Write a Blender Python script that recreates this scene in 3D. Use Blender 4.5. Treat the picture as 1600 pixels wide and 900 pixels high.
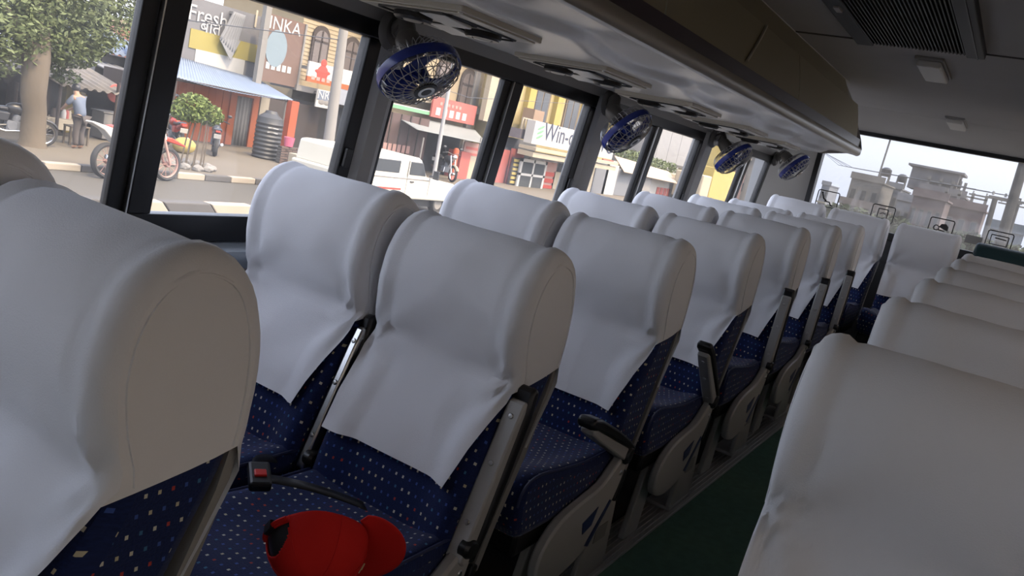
import bpy, math, random
from math import sin, cos, pi, radians, sqrt, atan2, exp
from mathutils import Vector, Matrix, noise
random.seed(7)
for o in list(bpy.data.objects): bpy.data.objects.remove(o)
SC = bpy.context.scene
COL = SC.collection

# ---------------------------------------------------------------- camera
EYE = Vector((0, 0, 1.27)); FPX = 1270.0
CM = ((0.5265, -0.0508, 0.8486), (-0.8240, -0.2762, 0.4947), (0.2092, -0.9598, -0.1873))  # rows: bus axes X rear, Y left, Z up
cd = bpy.data.cameras.new('camera'); cam = bpy.data.objects.new('camera', cd); COL.objects.link(cam)
cd.sensor_width = 36.0; cd.lens = FPX / 1600 * 36; cd.clip_start = .02; cd.clip_end = 3000
r_, d_, f_ = [Vector((CM[0][i], CM[1][i], CM[2][i])).normalized() for i in range(3)]
cam.matrix_world = Matrix(((r_.x, -d_.x, -f_.x, EYE.x), (r_.y, -d_.y, -f_.y, EYE.y), (r_.z, -d_.z, -f_.z, EYE.z), (0, 0, 0, 1)))
SC.camera = cam

def at(px, py, X=None, Y=None, Z=None):
    """world point on the plane X=, Y= or Z= seen at a photo pixel (used as a survey instrument)"""
    d = r_ * (px - 800) + d_ * (py - 450) + f_ * FPX
    if X is not None: t = (X - EYE.x) / d.x
    elif Y is not None: t = (Y - EYE.y) / d.y
    else: t = (Z - EYE.z) / d.z
    return EYE + d * t

# ---------------------------------------------------------------- world, sun, exposure
w = bpy.data.worlds.new('hazy_sky'); SC.world = w; w.use_nodes = True
wn = w.node_tree.nodes; wl = w.node_tree.links
for n in list(wn): wn.remove(n)
sky = wn.new('ShaderNodeTexSky'); sky.sky_type = 'NISHITA'
sky.sun_disc = False; sky.sun_elevation = radians(48); sky.sun_rotation = radians(SUN_ROT if 'SUN_ROT' in globals() else 150)
sky.air_density = 1.0; sky.dust_density = 6.0; sky.ozone_density = 1.2
hz = wn.new('ShaderNodeMix'); hz.data_type = 'RGBA'; hz.inputs[0].default_value = .55
hz.inputs[7].default_value = (3.85, 4.0, 4.75, 1)
wl.new(sky.outputs[0], hz.inputs[6])
bg = wn.new('ShaderNodeBackground'); bg.inputs[1].default_value = .52
wo = wn.new('ShaderNodeOutputWorld')
wl.new(hz.outputs[2], bg.inputs[0]); wl.new(bg.outputs[0], wo.inputs[0])
sd = bpy.data.lights.new('sun', 'SUN'); sun = bpy.data.objects.new('sun', sd); COL.objects.link(sun)
sd.energy = 3.0; sd.angle = radians(3); sd.color = (1, .80, .52)
sun.rotation_euler = Vector((-.25, -.62, .95)).to_track_quat('Z', 'Y').to_euler()
SC.view_settings.view_transform = 'Standard'; SC.view_settings.look = 'None'
SC.view_settings.exposure = 1.0; SC.view_settings.gamma = 1; SC.view_settings.use_curve_mapping = False

# ---------------------------------------------------------------- materials
MATS = {}
def mat(name, col, rough=.6, metal=0, bump=0, bscale=60, var=0, vscale=6, spec=.5, sheen=0, coat=0):
    if name in MATS: return MATS[name]
    m = bpy.data.materials.new(name); m.use_nodes = True; MATS[name] = m
    nt = m.node_tree; b = nt.nodes['Principled BSDF']
    b.inputs['Base Color'].default_value = (*col, 1); b.inputs['Roughness'].default_value = rough
    b.inputs['Metallic'].default_value = metal; b.inputs['Specular IOR Level'].default_value = spec
    if sheen: b.inputs['Sheen Weight'].default_value = sheen
    if coat: b.inputs['Coat Weight'].default_value = coat
    tc = None
    if var or bump: tc = nt.nodes.new('ShaderNodeTexCoord')
    if var:
        n = nt.nodes.new('ShaderNodeTexNoise'); n.inputs['Scale'].default_value = vscale; n.inputs['Detail'].default_value = 5
        nt.links.new(tc.outputs['Object'], n.inputs['Vector'])
        mx = nt.nodes.new('ShaderNodeMix'); mx.data_type = 'RGBA'
        mx.inputs[6].default_value = tuple(c * (1 - var) for c in col) + (1,)
        mx.inputs[7].default_value = tuple(min(1, c * (1 + var)) for c in col) + (1,)
        nt.links.new(n.outputs[0], mx.inputs[0]); nt.links.new(mx.outputs[2], b.inputs['Base Color'])
    if bump:
        n2 = nt.nodes.new('ShaderNodeTexNoise'); n2.inputs['Scale'].default_value = bscale; n2.inputs['Detail'].default_value = 4
        nt.links.new(tc.outputs['Object'], n2.inputs['Vector'])
        bp = nt.nodes.new('ShaderNodeBump'); bp.inputs['Strength'].default_value = bump; bp.inputs['Distance'].default_value = .01
        nt.links.new(n2.outputs[0], bp.inputs['Height']); nt.links.new(bp.outputs[0], b.inputs['Normal'])
    return m

def fabric_mat():
    m = bpy.data.materials.new('blue_dotted_moquette'); m.use_nodes = True
    nt = m.node_tree; L = nt.links; b = nt.nodes['Principled BSDF']
    b.inputs['Roughness'].default_value = .85; b.inputs['Sheen Weight'].default_value = .15; b.inputs['Specular IOR Level'].default_value = .2
    uv = nt.nodes.new('ShaderNodeUVMap')
    def vm(op, a, bb=None):
        n = nt.nodes.new('ShaderNodeVectorMath'); n.operation = op; L.new(a, n.inputs[0])
        if bb is not None:
            if isinstance(bb, tuple): n.inputs[1].default_value = bb
            else: L.new(bb, n.inputs[1])
        return n.outputs[0]
    def ma(op, a, bb=None):
        n = nt.nodes.new('ShaderNodeMath'); n.operation = op
        for i, x in enumerate((a, bb)):
            if x is None: continue
            if isinstance(x, (int, float)): n.inputs[i].default_value = x
            else: L.new(x, n.inputs[i])
        return n.outputs[0]
    sc = vm('MULTIPLY', uv.outputs[0], (52, 40, 1))
    sx = nt.nodes.new('ShaderNodeSeparateXYZ'); L.new(sc, sx.inputs[0])
    row = ma('FLOOR', sx.outputs[1])
    xo = ma('ADD', sx.outputs[0], ma('MULTIPLY', row, .5))
    cx = ma('FLOOR', xo)
    fx = ma('ABSOLUTE', ma('SUBTRACT', ma('FRACT', xo), .5))
    fy = ma('ABSOLUTE', ma('SUBTRACT', ma('FRACT', sx.outputs[1]), .5))
    mask = ma('LESS_THAN', ma('MAXIMUM', fx, fy), .12)
    cb = nt.nodes.new('ShaderNodeCombineXYZ'); L.new(cx, cb.inputs[0]); L.new(row, cb.inputs[1])
    wn_ = nt.nodes.new('ShaderNodeTexWhiteNoise'); wn_.noise_dimensions = '2D'; L.new(cb.outputs[0], wn_.inputs['Vector'])
    cr = nt.nodes.new('ShaderNodeValToRGB'); cr.color_ramp.interpolation = 'CONSTANT'
    e = cr.color_ramp.elements
    e[0].position = 0; e[0].color = (.62, .60, .50, 1)
    e[1].position = .32; e[1].color = (.05, .10, .36, 1)
    for p, c in ((.62, (.42, .05, .04, 1)), (.72, (.55, .50, .35, 1)), (.86, (.05, .16, .30, 1))):
        x = e.new(p); x.color = c
    L.new(wn_.outputs[0], cr.inputs[0])
    nz = nt.nodes.new('ShaderNodeTexNoise'); nz.inputs['Scale'].default_value = 260; L.new(uv.outputs[0], nz.inputs['Vector'])
    base = nt.nodes.new('ShaderNodeMix'); base.data_type = 'RGBA'
    base.inputs[6].default_value = (.004, .008, .042, 1); base.inputs[7].default_value = (.013, .028, .115, 1)
    L.new(nz.outputs[0], base.inputs[0])
    mx = nt.nodes.new('ShaderNodeMix'); mx.data_type = 'RGBA'
    L.new(mask, mx.inputs[0]); L.new(base.outputs[2], mx.inputs[6]); L.new(cr.outputs[0], mx.inputs[7])
    L.new(mx.outputs[2], b.inputs['Base Color'])
    bp = nt.nodes.new('ShaderNodeBump'); bp.inputs['Strength'].default_value = .35; bp.inputs['Distance'].default_value = .002
    L.new(nz.outputs[0], bp.inputs['Height']); L.new(bp.outputs[0], b.inputs['Normal'])
    return m
FAB = fabric_mat()

def glass_mat(name, tint, dust, gl=.06):
    m = bpy.data.materials.new(name); m.use_nodes = True
    nt = m.node_tree; L = nt.links
    for n in list(nt.nodes): nt.nodes.remove(n)
    o = nt.nodes.new('ShaderNodeOutputMaterial')
    tr = nt.nodes.new('ShaderNodeBsdfTransparent'); tr.inputs[0].default_value = (*tint, 1)
    gs = nt.nodes.new('ShaderNodeBsdfGlossy'); gs.inputs['Roughness'].default_value = .03
    df = nt.nodes.new('ShaderNodeBsdfTranslucent'); df.inputs[0].default_value = (.85, .82, .76, 1)
    m1 = nt.nodes.new('ShaderNodeMixShader'); m2 = nt.nodes.new('ShaderNodeMixShader')
    tc = nt.nodes.new('ShaderNodeTexCoord')
    nz = nt.nodes.new('ShaderNodeTexNoise'); nz.inputs['Scale'].default_value = 5; nz.inputs['Detail'].default_value = 9; nz.inputs['Roughness'].default_value = .75
    L.new(tc.outputs['Object'], nz.inputs['Vector'])
    mr = nt.nodes.new('ShaderNodeMapRange'); mr.inputs[1].default_value = .35; mr.inputs[2].default_value = .75
    mr.inputs[3].default_value = dust * .5; mr.inputs[4].default_value = dust * 1.5
    L.new(nz.outputs[0], mr.inputs[0]); L.new(mr.outputs[0], m1.inputs[0])
    L.new(tr.outputs[0], m1.inputs[1]); L.new(df.outputs[0], m1.inputs[2])
    m2.inputs[0].default_value = gl
    L.new(m1.outputs[0], m2.inputs[1]); L.new(gs.outputs[0], m2.inputs[2]); L.new(m2.outputs[0], o.inputs[0])
    return m
GLASS = glass_mat('dusty_side_glass', (.93, .93, .93), .03, .03)
WGLASS = glass_mat('light_cutting_side_glass', (.46, .42, .37), .04, .03)  # tint added to the unseen right windows to dim light from that side
RGLASS = glass_mat('hazy_rear_glass', (.58, .595, .61), .05, .03)

CLOTH = mat('white_seat_cover_cotton', (.82, .81, .815), .85, bump=.12, bscale=420, spec=.15, sheen=.1)
GREY = mat('grey_moulded_plastic', (.42, .405, .38), .42, bump=.05, bscale=300)
SHELL = mat('dark_grey_back_shell', (.26, .25, .235), .5, bump=.05, bscale=300)
BLACK = mat('black_soft_plastic', (.012, .012, .013), .38)
BLKFR = mat('black_window_frame', (.010, .011, .013), .35, spec=.4)
STEEL = mat('brushed_steel', (.55, .54, .52), .3, 1)
ALU = mat('ribbed_aluminium', (.55, .53, .49), .42, .5)
BLUEP = mat('blue_plastic_insert', (.02, .035, .11), .4)
WALLG = mat('grey_wall_trim', (.37, .366, .355), .5, bump=.05, bscale=200)
HEAD = mat('grey_header_trim', (.29, .283, .27), .5)
UNDER = mat('glossy_grey_laminate', (.70, .685, .65), .27, spec=.5, var=.10, vscale=3)
LIPM = mat('satin_grey_lip', (.32, .30, .265), .3)
PURP = mat('dark_purple_led_strip', (.055, .040, .055), .35)
FASC = mat('olive_brown_locker_panel', (.31, .285, .20), .55)
CEIL = mat('grey_ceiling_lining', (.52, .52, .525), .9, bump=.2, bscale=500, var=.06, vscale=4)
CARPET = mat('green_aisle_carpet', (.14, .27, .185), .95, bump=.5, bscale=700, var=.25, vscale=30)
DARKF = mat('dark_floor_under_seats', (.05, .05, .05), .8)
SILL = mat('pale_blue_grey_sill', (.30, .33, .35), .5)
CREAM = mat('ivory_vent_plastic', (.58, .55, .47), .4)
PALE = mat('pale_vent_flap', (.66, .66, .63), .35)
FANBL = mat('translucent_blue_fan', (.015, .03, .20), .25)
TEAL = mat('dark_teal_vinyl', (.012, .040, .046), .5)
RED = mat('red_cap_twill', (.60, .016, .012), .8, bump=.25, bscale=900, spec=.2)
REDP = mat('red_button', (.6, .02, .015), .4)
GOLD = mat('pale_gold_thread', (.55, .45, .25), .6)
WHITEP = mat('white_lamp_diffuser', (.62, .62, .61), .4)
PIPE = mat('navy_piping', (.012, .02, .075), .6)

# ---------------------------------------------------------------- mesh helpers: every part is (verts, faces)
def join(*ps):
    v, f = [], []
    for p in ps:
        n = len(v); v += list(p[0]); f += [tuple(i + n for i in q) for q in p[1]]
    return v, f
def xf(p, M): return [tuple(M @ Vector(a)) for a in p[0]], p[1]
def T(x, y, z): return Matrix.Translation((x, y, z))
def RX(a): return Matrix.Rotation(a, 4, 'X')
def RY(a): return Matrix.Rotation(a, 4, 'Y')
def RZ(a): return Matrix.Rotation(a, 4, 'Z')
def box(x0, x1, y0, y1, z0, z1):
    v = [(x0, y0, z0), (x1, y0, z0), (x1, y1, z0), (x0, y1, z0), (x0, y0, z1), (x1, y0, z1), (x1, y1, z1), (x0, y1, z1)]
    return v, [(0, 3, 2, 1), (4, 5, 6, 7), (0, 1, 5, 4), (1, 2, 6, 5), (2, 3, 7, 6), (3, 0, 4, 7)]
def prism(poly, a, b, axis='y'):
    """polygon in the two other axes (in x,y,z order) extruded from a to b along axis"""
    n = len(poly); v = []
    for t in (a, b):
        for p, q in poly: v.append({'x': (t, p, q), 'y': (p, t, q), 'z': (p, q, t)}[axis])
    f = [tuple(range(n))[::-1], tuple(range(n, 2 * n))] + [(i, (i + 1) % n, n + (i + 1) % n, n + i) for i in range(n)]
    area = sum(poly[i][0] * poly[(i + 1) % n][1] - poly[(i + 1) % n][0] * poly[i][1] for i in range(n))
    flip = (area < 0) != (axis == 'y')
    if (b < a): flip = not flip
    if flip: f = [q[::-1] for q in f]
    return v, f
def tube(path, r, n=6, closed=False, caps=True):
    P = [Vector(p) for p in path]; m = len(P); v = []; f = []
    rr = r if isinstance(r, (list, tuple)) else [r] * m
    up = Vector((0, 0, 1)); prev = None
    for i in range(m):
        a = P[(i - 1) % m] if (closed or i) else P[0]; c = P[(i + 1) % m] if (closed or i < m - 1) else P[-1]
        t = (c - a).normalized()
        if prev is None:
            s = t.cross(up)
            if s.length < .1: s = t.cross(Vector((1, 0, 0)))
        else: s = prev - t * prev.dot(t)
        s.normalize(); prev = s; u = t.cross(s)
        for k in range(n):
            an = 2 * pi * k / n; v.append(tuple(P[i] + (s * cos(an) + u * sin(an)) * rr[i]))
    for i in range(m if closed else m - 1):
        j = (i + 1) % m
        for k in range(n): f.append((i * n + k, j * n + k, j * n + (k + 1) % n, i * n + (k + 1) % n)[::-1])
    if caps and not closed: f += [tuple(range(n)), tuple(range((m - 1) * n, m * n))[::-1]]
    return v, f
def lathe(prof, n=20, ang=2 * pi):
    v = []; f = []; m = len(prof); full = ang > 6.28
    k = n if full else n + 1
    for i in range(k):
        a = ang * i / n
        for r, z in prof: v.append((r * cos(a), r * sin(a), z))
    for i in range(n):
        j = (i + 1) % k
        for q in range(m - 1): f.append((i * m + q, j * m + q, j * m + q + 1, i * m + q + 1))
    return v, f
def grid(fn, nu, nv):
    v = [tuple(fn(i / nu, j / nv)) for i in range(nu + 1) for j in range(nv + 1)]
    f = [(i * (nv + 1) + j, (i + 1) * (nv + 1) + j, (i + 1) * (nv + 1) + j + 1, i * (nv + 1) + j + 1) for i in range(nu) for j in range(nv)]
    return v, f
def ico(c, r, sub=1, jit=0, rnd=random):
    t = (1 + 5 ** .5) / 2
    v = [Vector(a).normalized() for a in ((-1, t, 0), (1, t, 0), (-1, -t, 0), (1, -t, 0), (0, -1, t), (0, 1, t), (0, -1, -t), (0, 1, -t), (t, 0, -1), (t, 0, 1), (-t, 0, -1), (-t, 0, 1))]
    f = [(0, 11, 5), (0, 5, 1), (0, 1, 7), (0, 7, 10), (0, 10, 11), (1, 5, 9), (5, 11, 4), (11, 10, 2), (10, 7, 6), (7, 1, 8), (3, 9, 4), (3, 4, 2), (3, 2, 6), (3, 6, 8), (3, 8, 9), (4, 9, 5), (2, 4, 11), (6, 2, 10), (8, 6, 7), (9, 8, 1)]
    for _ in range(sub):
        nf = []; ca = {}
        def mid(a, b):
            k = (min(a, b), max(a, b))
            if k not in ca: v.append((v[a] + v[b]).normalized()); ca[k] = len(v) - 1
            return ca[k]
        for a, b, c_ in f:
            x, y, z = mid(a, b), mid(b, c_), mid(c_, a); nf += [(a, x, z), (b, y, x), (c_, z, y), (x, y, z)]
        f = nf
    rx = r if isinstance(r, (tuple, list)) else (r, r, r)
    return [(c[0] + a.x * rx[0] * (1 + jit * rnd.uniform(-1, 1)), c[1] + a.y * rx[1] * (1 + jit * rnd.uniform(-1, 1)), c[2] + a.z * rx[2] * (1 + jit * rnd.uniform(-1, 1))) for a in v], f
def cyl(p0, p1, r, n=12): return tube([p0, p1], r, n)

def mk(name, p, m, parent=None, smooth=False, bevel=0, uv=None, ang=40, label=None, solid=0, sub=0):
    me = bpy.data.meshes.new(name); me.from_pydata([tuple(a) for a in p[0]], [], p[1]); me.validate(); me.update()
    me.materials.append(m)
    if uv is not None:
        ul = me.uv_layers.new(name='UVMap')
        for lp in me.loops: ul.data[lp.index].uv = uv[lp.vertex_index]
    if smooth:
        for q in me.polygons: q.use_smooth = True
        me.set_sharp_from_angle(angle=radians(ang))
    o = bpy.data.objects.new(name, me); COL.objects.link(o)
    if parent: o.parent = parent
    if solid: s = o.modifiers.new('solid', 'SOLIDIFY'); s.thickness = solid; s.offset = -1
    if bevel: b = o.modifiers.new('bevel', 'BEVEL'); b.width = bevel; b.segments = 2; b.limit_method = 'ANGLE'; b.angle_limit = radians(50)
    if sub: s = o.modifiers.new('sub', 'SUBSURF'); s.levels = s.render_levels = sub
    if label: o['label'] = label
    return o
def tag(o, label, cat, group=None, kind=None):
    o['label'] = label; o['category'] = cat
    if group: o['group'] = group
    if kind: o['kind'] = kind
    return o
def thing(name, label, cat, loc=(0, 0, 0), rz=0, group=None):
    o = bpy.data.objects.new(name, None); COL.objects.link(o); o.location = loc; o.rotation_euler = (0, 0, rz)
    o.empty_display_size = .1
    return tag(o, label, cat, group)
def struct(name, label=None, p=None, m=None, **k):
    if p is None: o = bpy.data.objects.new(name, None); COL.objects.link(o)
    else: o = mk(name, p, m, **k)
    o['kind'] = 'structure'
    if label: o['label'] = label
    return o
def copy_tree(o, parent=None):
    c = o.copy(); COL.objects.link(c); c.parent = parent
    for ch in list(o.children): copy_tree(ch, c)
    return c
# ================================================================ THE BUS SHELL
XF, XR = -3.0, 6.85            # front and rear of the saloon
YC = .50                       # centre line
ZT, ZB = 1.445, .88            # glass top / bottom
def lean(p): return [(x, y + .105 * (ZT - z), z) for x, y, z in p[0]], p[1]
def leanR(p): return [(x, 2 * YC - (y + .105 * (ZT - z)), z) for x, y, z in p[0]], [q[::-1] for q in p[1]]
BAYS = [(-2.45, -1.78, -1.68, -1.08), (-.93, -.32, -.22, .37), (.52, 1.14, 1.25, 1.855), (2.03, 2.62, 2.73, 3.32), (3.54, 4.09, 4.19, 4.81), (5.03, 5.82, 5.92, 6.42)]
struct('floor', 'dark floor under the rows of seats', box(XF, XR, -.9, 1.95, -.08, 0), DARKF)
c = struct('floor_carpet', 'dark green carpet along the aisle', box(XF, XR - .6, .235, .775, .001, .010), CARPET)
for nm, ya, s in (('trim_1', .795, 1), ('trim_2', .13, -1)):
    ribs = [box(XF, 6.2, ya - .02, ya + .10, .001, .012)] + [box(XF, 6.2, ya - .015 + i * .017, ya - .015 + i * .017 + .009, .012, .017) for i in range(7)]
    struct(nm, 'ribbed aluminium seat rail along the aisle floor', join(*ribs), ALU)

def side_wall(nm, fn, left):
    root = struct(nm, 'grey side wall of the bus under and between the windows')
    mk('lower_panel', fn(box(XF, 6.50, 1.745, 1.80, -.08, ZB - .10)), WALLG, root)
    mk('sill_ledge', fn(prism([(1.70, ZB - .145), (1.685, ZB - .11), (1.69, ZB - .092), (1.76, ZB - .075), (1.80, ZB - .075), (1.80, ZB - .15)], XF, 6.50, 'x')), SILL, root, smooth=True)
    mk('header', fn(box(XF, 6.5, 1.735, 1.80, ZT + .05, ZT + .30)), HEAD, root)
    prev = XF
    for i, (s, m0, m1, e) in enumerate(BAYS):
        a, b = prev + .045 if i else XF, s - .045
        d = .075
        x0 = (a + b) / 2 - (b - a) / 2 - .005; x1 = b + .012
        poly = [(x0, 1.80), (x0, 1.75), (x0 + .012, 1.735), (x0 + .03, 1.715), (x1 - .03, 1.705), (x1 - .008, 1.712), (x1, 1.73), (x1, 1.80)]
        mk('pillar', fn(prism(poly, ZB - .09, ZT + .06, 'z')), WALLG, root, smooth=True, ang=30)
        if left and i > 1:
            b0 = mk('latch', fn(box(x1 + .002, x1 + .018, 1.725, 1.74, ZB + .30, ZB + .345)), BLACK, root)
        prev = e
    return root
WL = side_wall('wall_left', lean, True)
WR = side_wall('wall_right', leanR, False)

def side_window(n, bay, fn, left):
    GL = GLASS if left else WGLASS
    s, m0, m1, e = bay
    root = struct('window_%d' % n, None)
    y0, y1 = 1.735, 1.775; fr = .055
    mk('frame', fn(join(box(s - fr, e + fr, y0, y1, ZT, ZT + fr), box(s - fr, e + fr, y0, y1, ZB - .075, ZB), box(s - fr, s, y0, y1, ZB, ZT), box(e, e + fr, y0, y1, ZB, ZT))), BLKFR, root, bevel=.004)
    mk('mullion', fn(join(box(m0, (m0 + m1) / 2 - .012, y0 + .012, y1, ZB, ZT), box((m0 + m1) / 2 - .008, m1, y0 - .004, y1 - .02, ZB, ZT))), BLKFR, root, bevel=.003)
    if left:
        mk('mullion_edge', fn(box((m0 + m1) / 2 - .012, (m0 + m1) / 2 - .008, y0 - .003, y1 - .01, ZB, ZT)), STEEL, root)
        mk('catch', fn(box(e + .008, e + .034, y0 - .014, y0, ZB + .17, ZB + .23)), BLACK, root, bevel=.004)
    mk('pane', fn(box(s, m0, 1.757, 1.761, ZB, ZT)), GL, root)
    mk('pane', fn(box(m1, e, 1.747, 1.751, ZB, ZT)), GL, root)
    return root
LW = []
for i, b in enumerate(BAYS): LW.append(side_window(i + 1, b, lean, True))
mk('light_block_panel', lean(box(BAYS[0][0] - .02, BAYS[0][3] + .02, 1.765, 1.78, ZB - .02, ZT + .02)), WALLG, WL)  # unseen panel added to block light through the foremost left window
for i, b in enumerate(BAYS): side_window(i + 8, b, leanR, False)

# rear corners and rear wall with its window
def mirY(p): return [(x, 2 * YC - y, z) for x, y, z in p[0]], [q[::-1] for q in p[1]]
corner = prism([(6.46, 1.86), (6.46, 1.775), (6.52, 1.745), (6.60, 1.70), (6.68, 1.64), (6.76, 1.56), (6.81, 1.49), (6.90, 1.46), (6.95, 1.86)], -.08, 1.95, 'z')
struct('wall_rear_corner_left', 'grey curved rear corner panel', corner, WALLG, smooth=True, ang=30)
struct('wall_rear_corner_right', 'grey curved rear corner panel', mirY(corner), WALLG, smooth=True, ang=30)
RY0, RY1, RZ0, RZ1 = -.45, 1.45, 1.115, 1.80
rw = struct('wall_rear', 'dark rear wall below the rear window')
mk('lower_panel', box(6.85, 6.92, -.7, 1.7, -.08, RZ0 - .05), mat('dark_rear_panel', (.045, .047, .055), .6), rw)
mk('upper_panel', box(6.85, 6.92, -.7, 1.7, RZ1 + .03, 1.99), CEIL, rw)
rwin = struct('window_7', None)
mk('frame', join(box(6.83, 6.90, RY0 - .04, RY1 + .04, RZ1, RZ1 + .03), box(6.83, 6.90, RY0 - .04, RY1 + .04, RZ0 - .06, RZ0), box(6.81, 6.90, RY1, RY1 + .045, RZ0, RZ1), box(6.81, 6.90, RY0 - .045, RY0, RZ0, RZ1)), BLKFR, rwin, bevel=.004)
mk('pane', box(6.87, 6.875, RY0, RY1, RZ0, RZ1), RGLASS, rwin)
# ceiling: slab plus the cove that runs down to the rear window
cl = struct('ceiling', 'dark grey fabric-lined bus ceiling')
mk('lining', join(box(XF - .1, 6.95, -.9, 1.9, 1.935, 2.02)), CEIL, cl)
mk('rear_cove', prism([(6.15, 1.94), (6.15, 1.934), (6.35, 1.925), (6.55, 1.90), (6.72, 1.865), (6.84, 1.825), (6.90, 1.825), (6.90, 1.94)], -.7, 1.7, 'y'), CEIL, cl, smooth=True, ang=30)
mk('joint_strip', box(3.68, 3.69, -.15, 1.06, 1.930, 1.936), mat('ceiling_joint', (.12, .12, .12), .8), cl)
# front of the bus behind the camera: unseen, windscreen narrowed to cut light on the front seats
fw = struct('wall_front', 'front bulkhead with the windscreen opening narrowed to cut light')
mk('light_cut_dash', box(XF - .15, XF, -.9, 1.9, -.08, 1.15), WALLG, fw)
mk('light_cut_header', box(XF - .15, XF, -.9, 1.9, 1.40, 2.02), CEIL, fw)

# ---------------------------------------------------------------- luggage racks
RX0, RX1 = -2.6, 5.30
def rack(nm, mir, label, full):
    root = thing(nm, label, 'luggage rack')
    fn = (lambda p: ([(x, -.70 + (1.735 - y) * .68, z) for x, y, z in p[0]], [q[::-1] for q in p[1]])) if mir else (lambda p: p)
    def under(u, v):
        X = RX0 + (RX1 - RX0) * u
        wv = .04 * sin(2 * pi * (X - 1.35) / .80) + .012 * sin(4 * pi * (X - 1.2) / .80)
        ye = 1.13 + wv
        ks = [(1.735, 1.540), (1.70, 1.531), (1.66, 1.528), (ye + .05, 1.528), (ye + .02, 1.531), (ye, 1.541), (ye - .015, 1.551), (ye - .04, 1.556), (.99, 1.556), (.955, 1.553), (.935, 1.549), (.924, 1.553)]
        y, z = ks[round(v * 11)]
        return (X, y, z)
    g = grid(under, 160 if full else 20, 11)
    g = (g[0], [q[::-1] for q in g[1]])
    mk('underside', fn(g), UNDER, root, smooth=True, ang=60)
    mk('lip', fn(prism([(.924, 1.553), (.916, 1.562), (.915, 1.592), (.920, 1.600), (.96, 1.600), (.96, 1.556)], RX0, RX1, 'x')), LIPM, root, smooth=True, ang=50)
    mk('light_strip', fn(prism([(.932, 1.600), (.934, 1.648), (.965, 1.648), (.965, 1.600)], RX0, RX1 - .03, 'x')), PURP, root)
    up = [(.940, 1.650), (.948, 1.70), (.965, 1.77), (.985, 1.835)]
    xs = [RX0, -1.0, .55, 2.10, 3.66, RX1 - .12]
    if full:
        for i in range(5):
            a, b = xs[i] + .006, xs[i + 1] - .006
            mk('locker_door', fn(prism(up + [(1.01, 1.83), (.99, 1.77), (.97, 1.70), (.962, 1.65)], a, b if i < 4 else b, 'x')), FASC, root, smooth=True, ang=50)
            if i == 2: pass
        dsx = lambda z: 3.10 - (1.835 - z) * 1.5
        es = [(.937, 1.665), (.945, 1.70), (.962, 1.77), (.982, 1.835)]
        mk('door_edge_strip', fn(join(*[tube([(dsx(z), y - .002, z) for y, z in es], .006, 6)])), CREAM, root, label='thin pale edge of the locker door')
        mk('top_rail', fn(prism([(.990, 1.838), (1.036, 1.934), (1.06, 1.934), (1.012, 1.838)], RX0, RX1 - .40, 'x')), FASC, root)
        mk('edge_bead', fn(cyl((RX0, 1.036, 1.931), (RX1 - .25, 1.036, 1.931), .003, 6)), LIPM, root)
        # slanted closing panel at the rear end
        e = [(1.735, 1.540), (1.13, 1.528), (.99, 1.556), (.924, 1.553), (.915, 1.595), (.935, 1.65)]
        v = [(RX1, y, z) for y, z in e] + [(RX1 - .30, .985, 1.835), (RX1 - .46, 1.036, 1.934), (RX1 - .46, 1.75, 1.934)]
        n = len(v)
        mk('end_panel', fn((v, [tuple(range(n))])), LIPM, root)
    else:
        mk('front_panel', fn(prism(up + [(1.036, 1.934), (1.06, 1.934), (.97, 1.65)], RX0, RX1, 'x')), FASC, root)
    return root
rack('luggage_rack', False, 'long overhead luggage rack with glossy grey underside above the left windows', True)
rack('luggage_rack', True, 'overhead luggage rack above the right-hand windows, mostly out of view', False)

# reading-light and air-vent panels under the rack
def vent_panel():
    t = thing('reading_light_panel', '', 'light panel', group='reading-light panels under the luggage rack')
    L_, W_ = .19, .18
    mk('plate', join(box(-L_, L_, -W_, W_, -.016, .0), box(-L_ + .012, L_ - .012, -W_ + .012, W_ - .012, -.021, -.016)), CREAM, t, bevel=.006)
    ring = [(x, y, -.022) for x, y in ((-.15, -.12), (.15, -.12), (.165, -.105), (.165, .105), (.15, .12), (-.15, .12), (-.165, .105), (-.165, -.105))]
    mk('gasket', tube(ring, .004, 5, closed=True), BLACK, t)
    for x, y in ((-.085, .055), (.085, -.055)):
        b = mk('lamp_bezel', xf(lathe([(.030, -.040), (.046, -.040), (.052, -.034), (.052, -.022), (.040, -.022)], 24), T(x, y, 0)), BLACK, t, smooth=True)
        mk('lens', xf(lathe([(0, -.044), (.022, -.042), (.034, -.034), (.036, -.026)], 20), T(x, y, 0)), CREAM, b, smooth=True)
    for x, y in ((-.085, -.055), (.085, .055)):
        b = mk('air_flap', xf(box(-.062, .062, -.042, .042, -.030, -.021), T(x, y, 0) @ RY(.06)), PALE, t, bevel=.004)
        mk('flap_rim', tube([(x + a, y + c_, -.023) for a, c_ in ((-.068, -.048), (.068, -.048), (.068, .048), (-.068, .048))], .0028, 5, closed=True), BLACK, b)
    for x in (-.175, .175):
        mk('screw', xf(lathe([(0, -.020), (.006, -.019), (.007, -.016)], 8), T(x, .165 * (1 if x > 0 else -1), 0)), STEEL, t)
    return t
VP = vent_panel()
words = ['nearest the camera, beside the first fan', 'second from the camera', 'third from the camera, beside the second fan', 'fourth from the camera', 'fifth and farthest back']
for k in range(5):
    o = VP if k == 0 else copy_tree(VP)
    o.location = ((1.80, 2.60, 3.42, 4.22, 4.98)[k], 1.415, 1.530)
    o['label'] = 'ivory reading-light and air-vent panel under the rack, ' + words[k]

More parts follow.
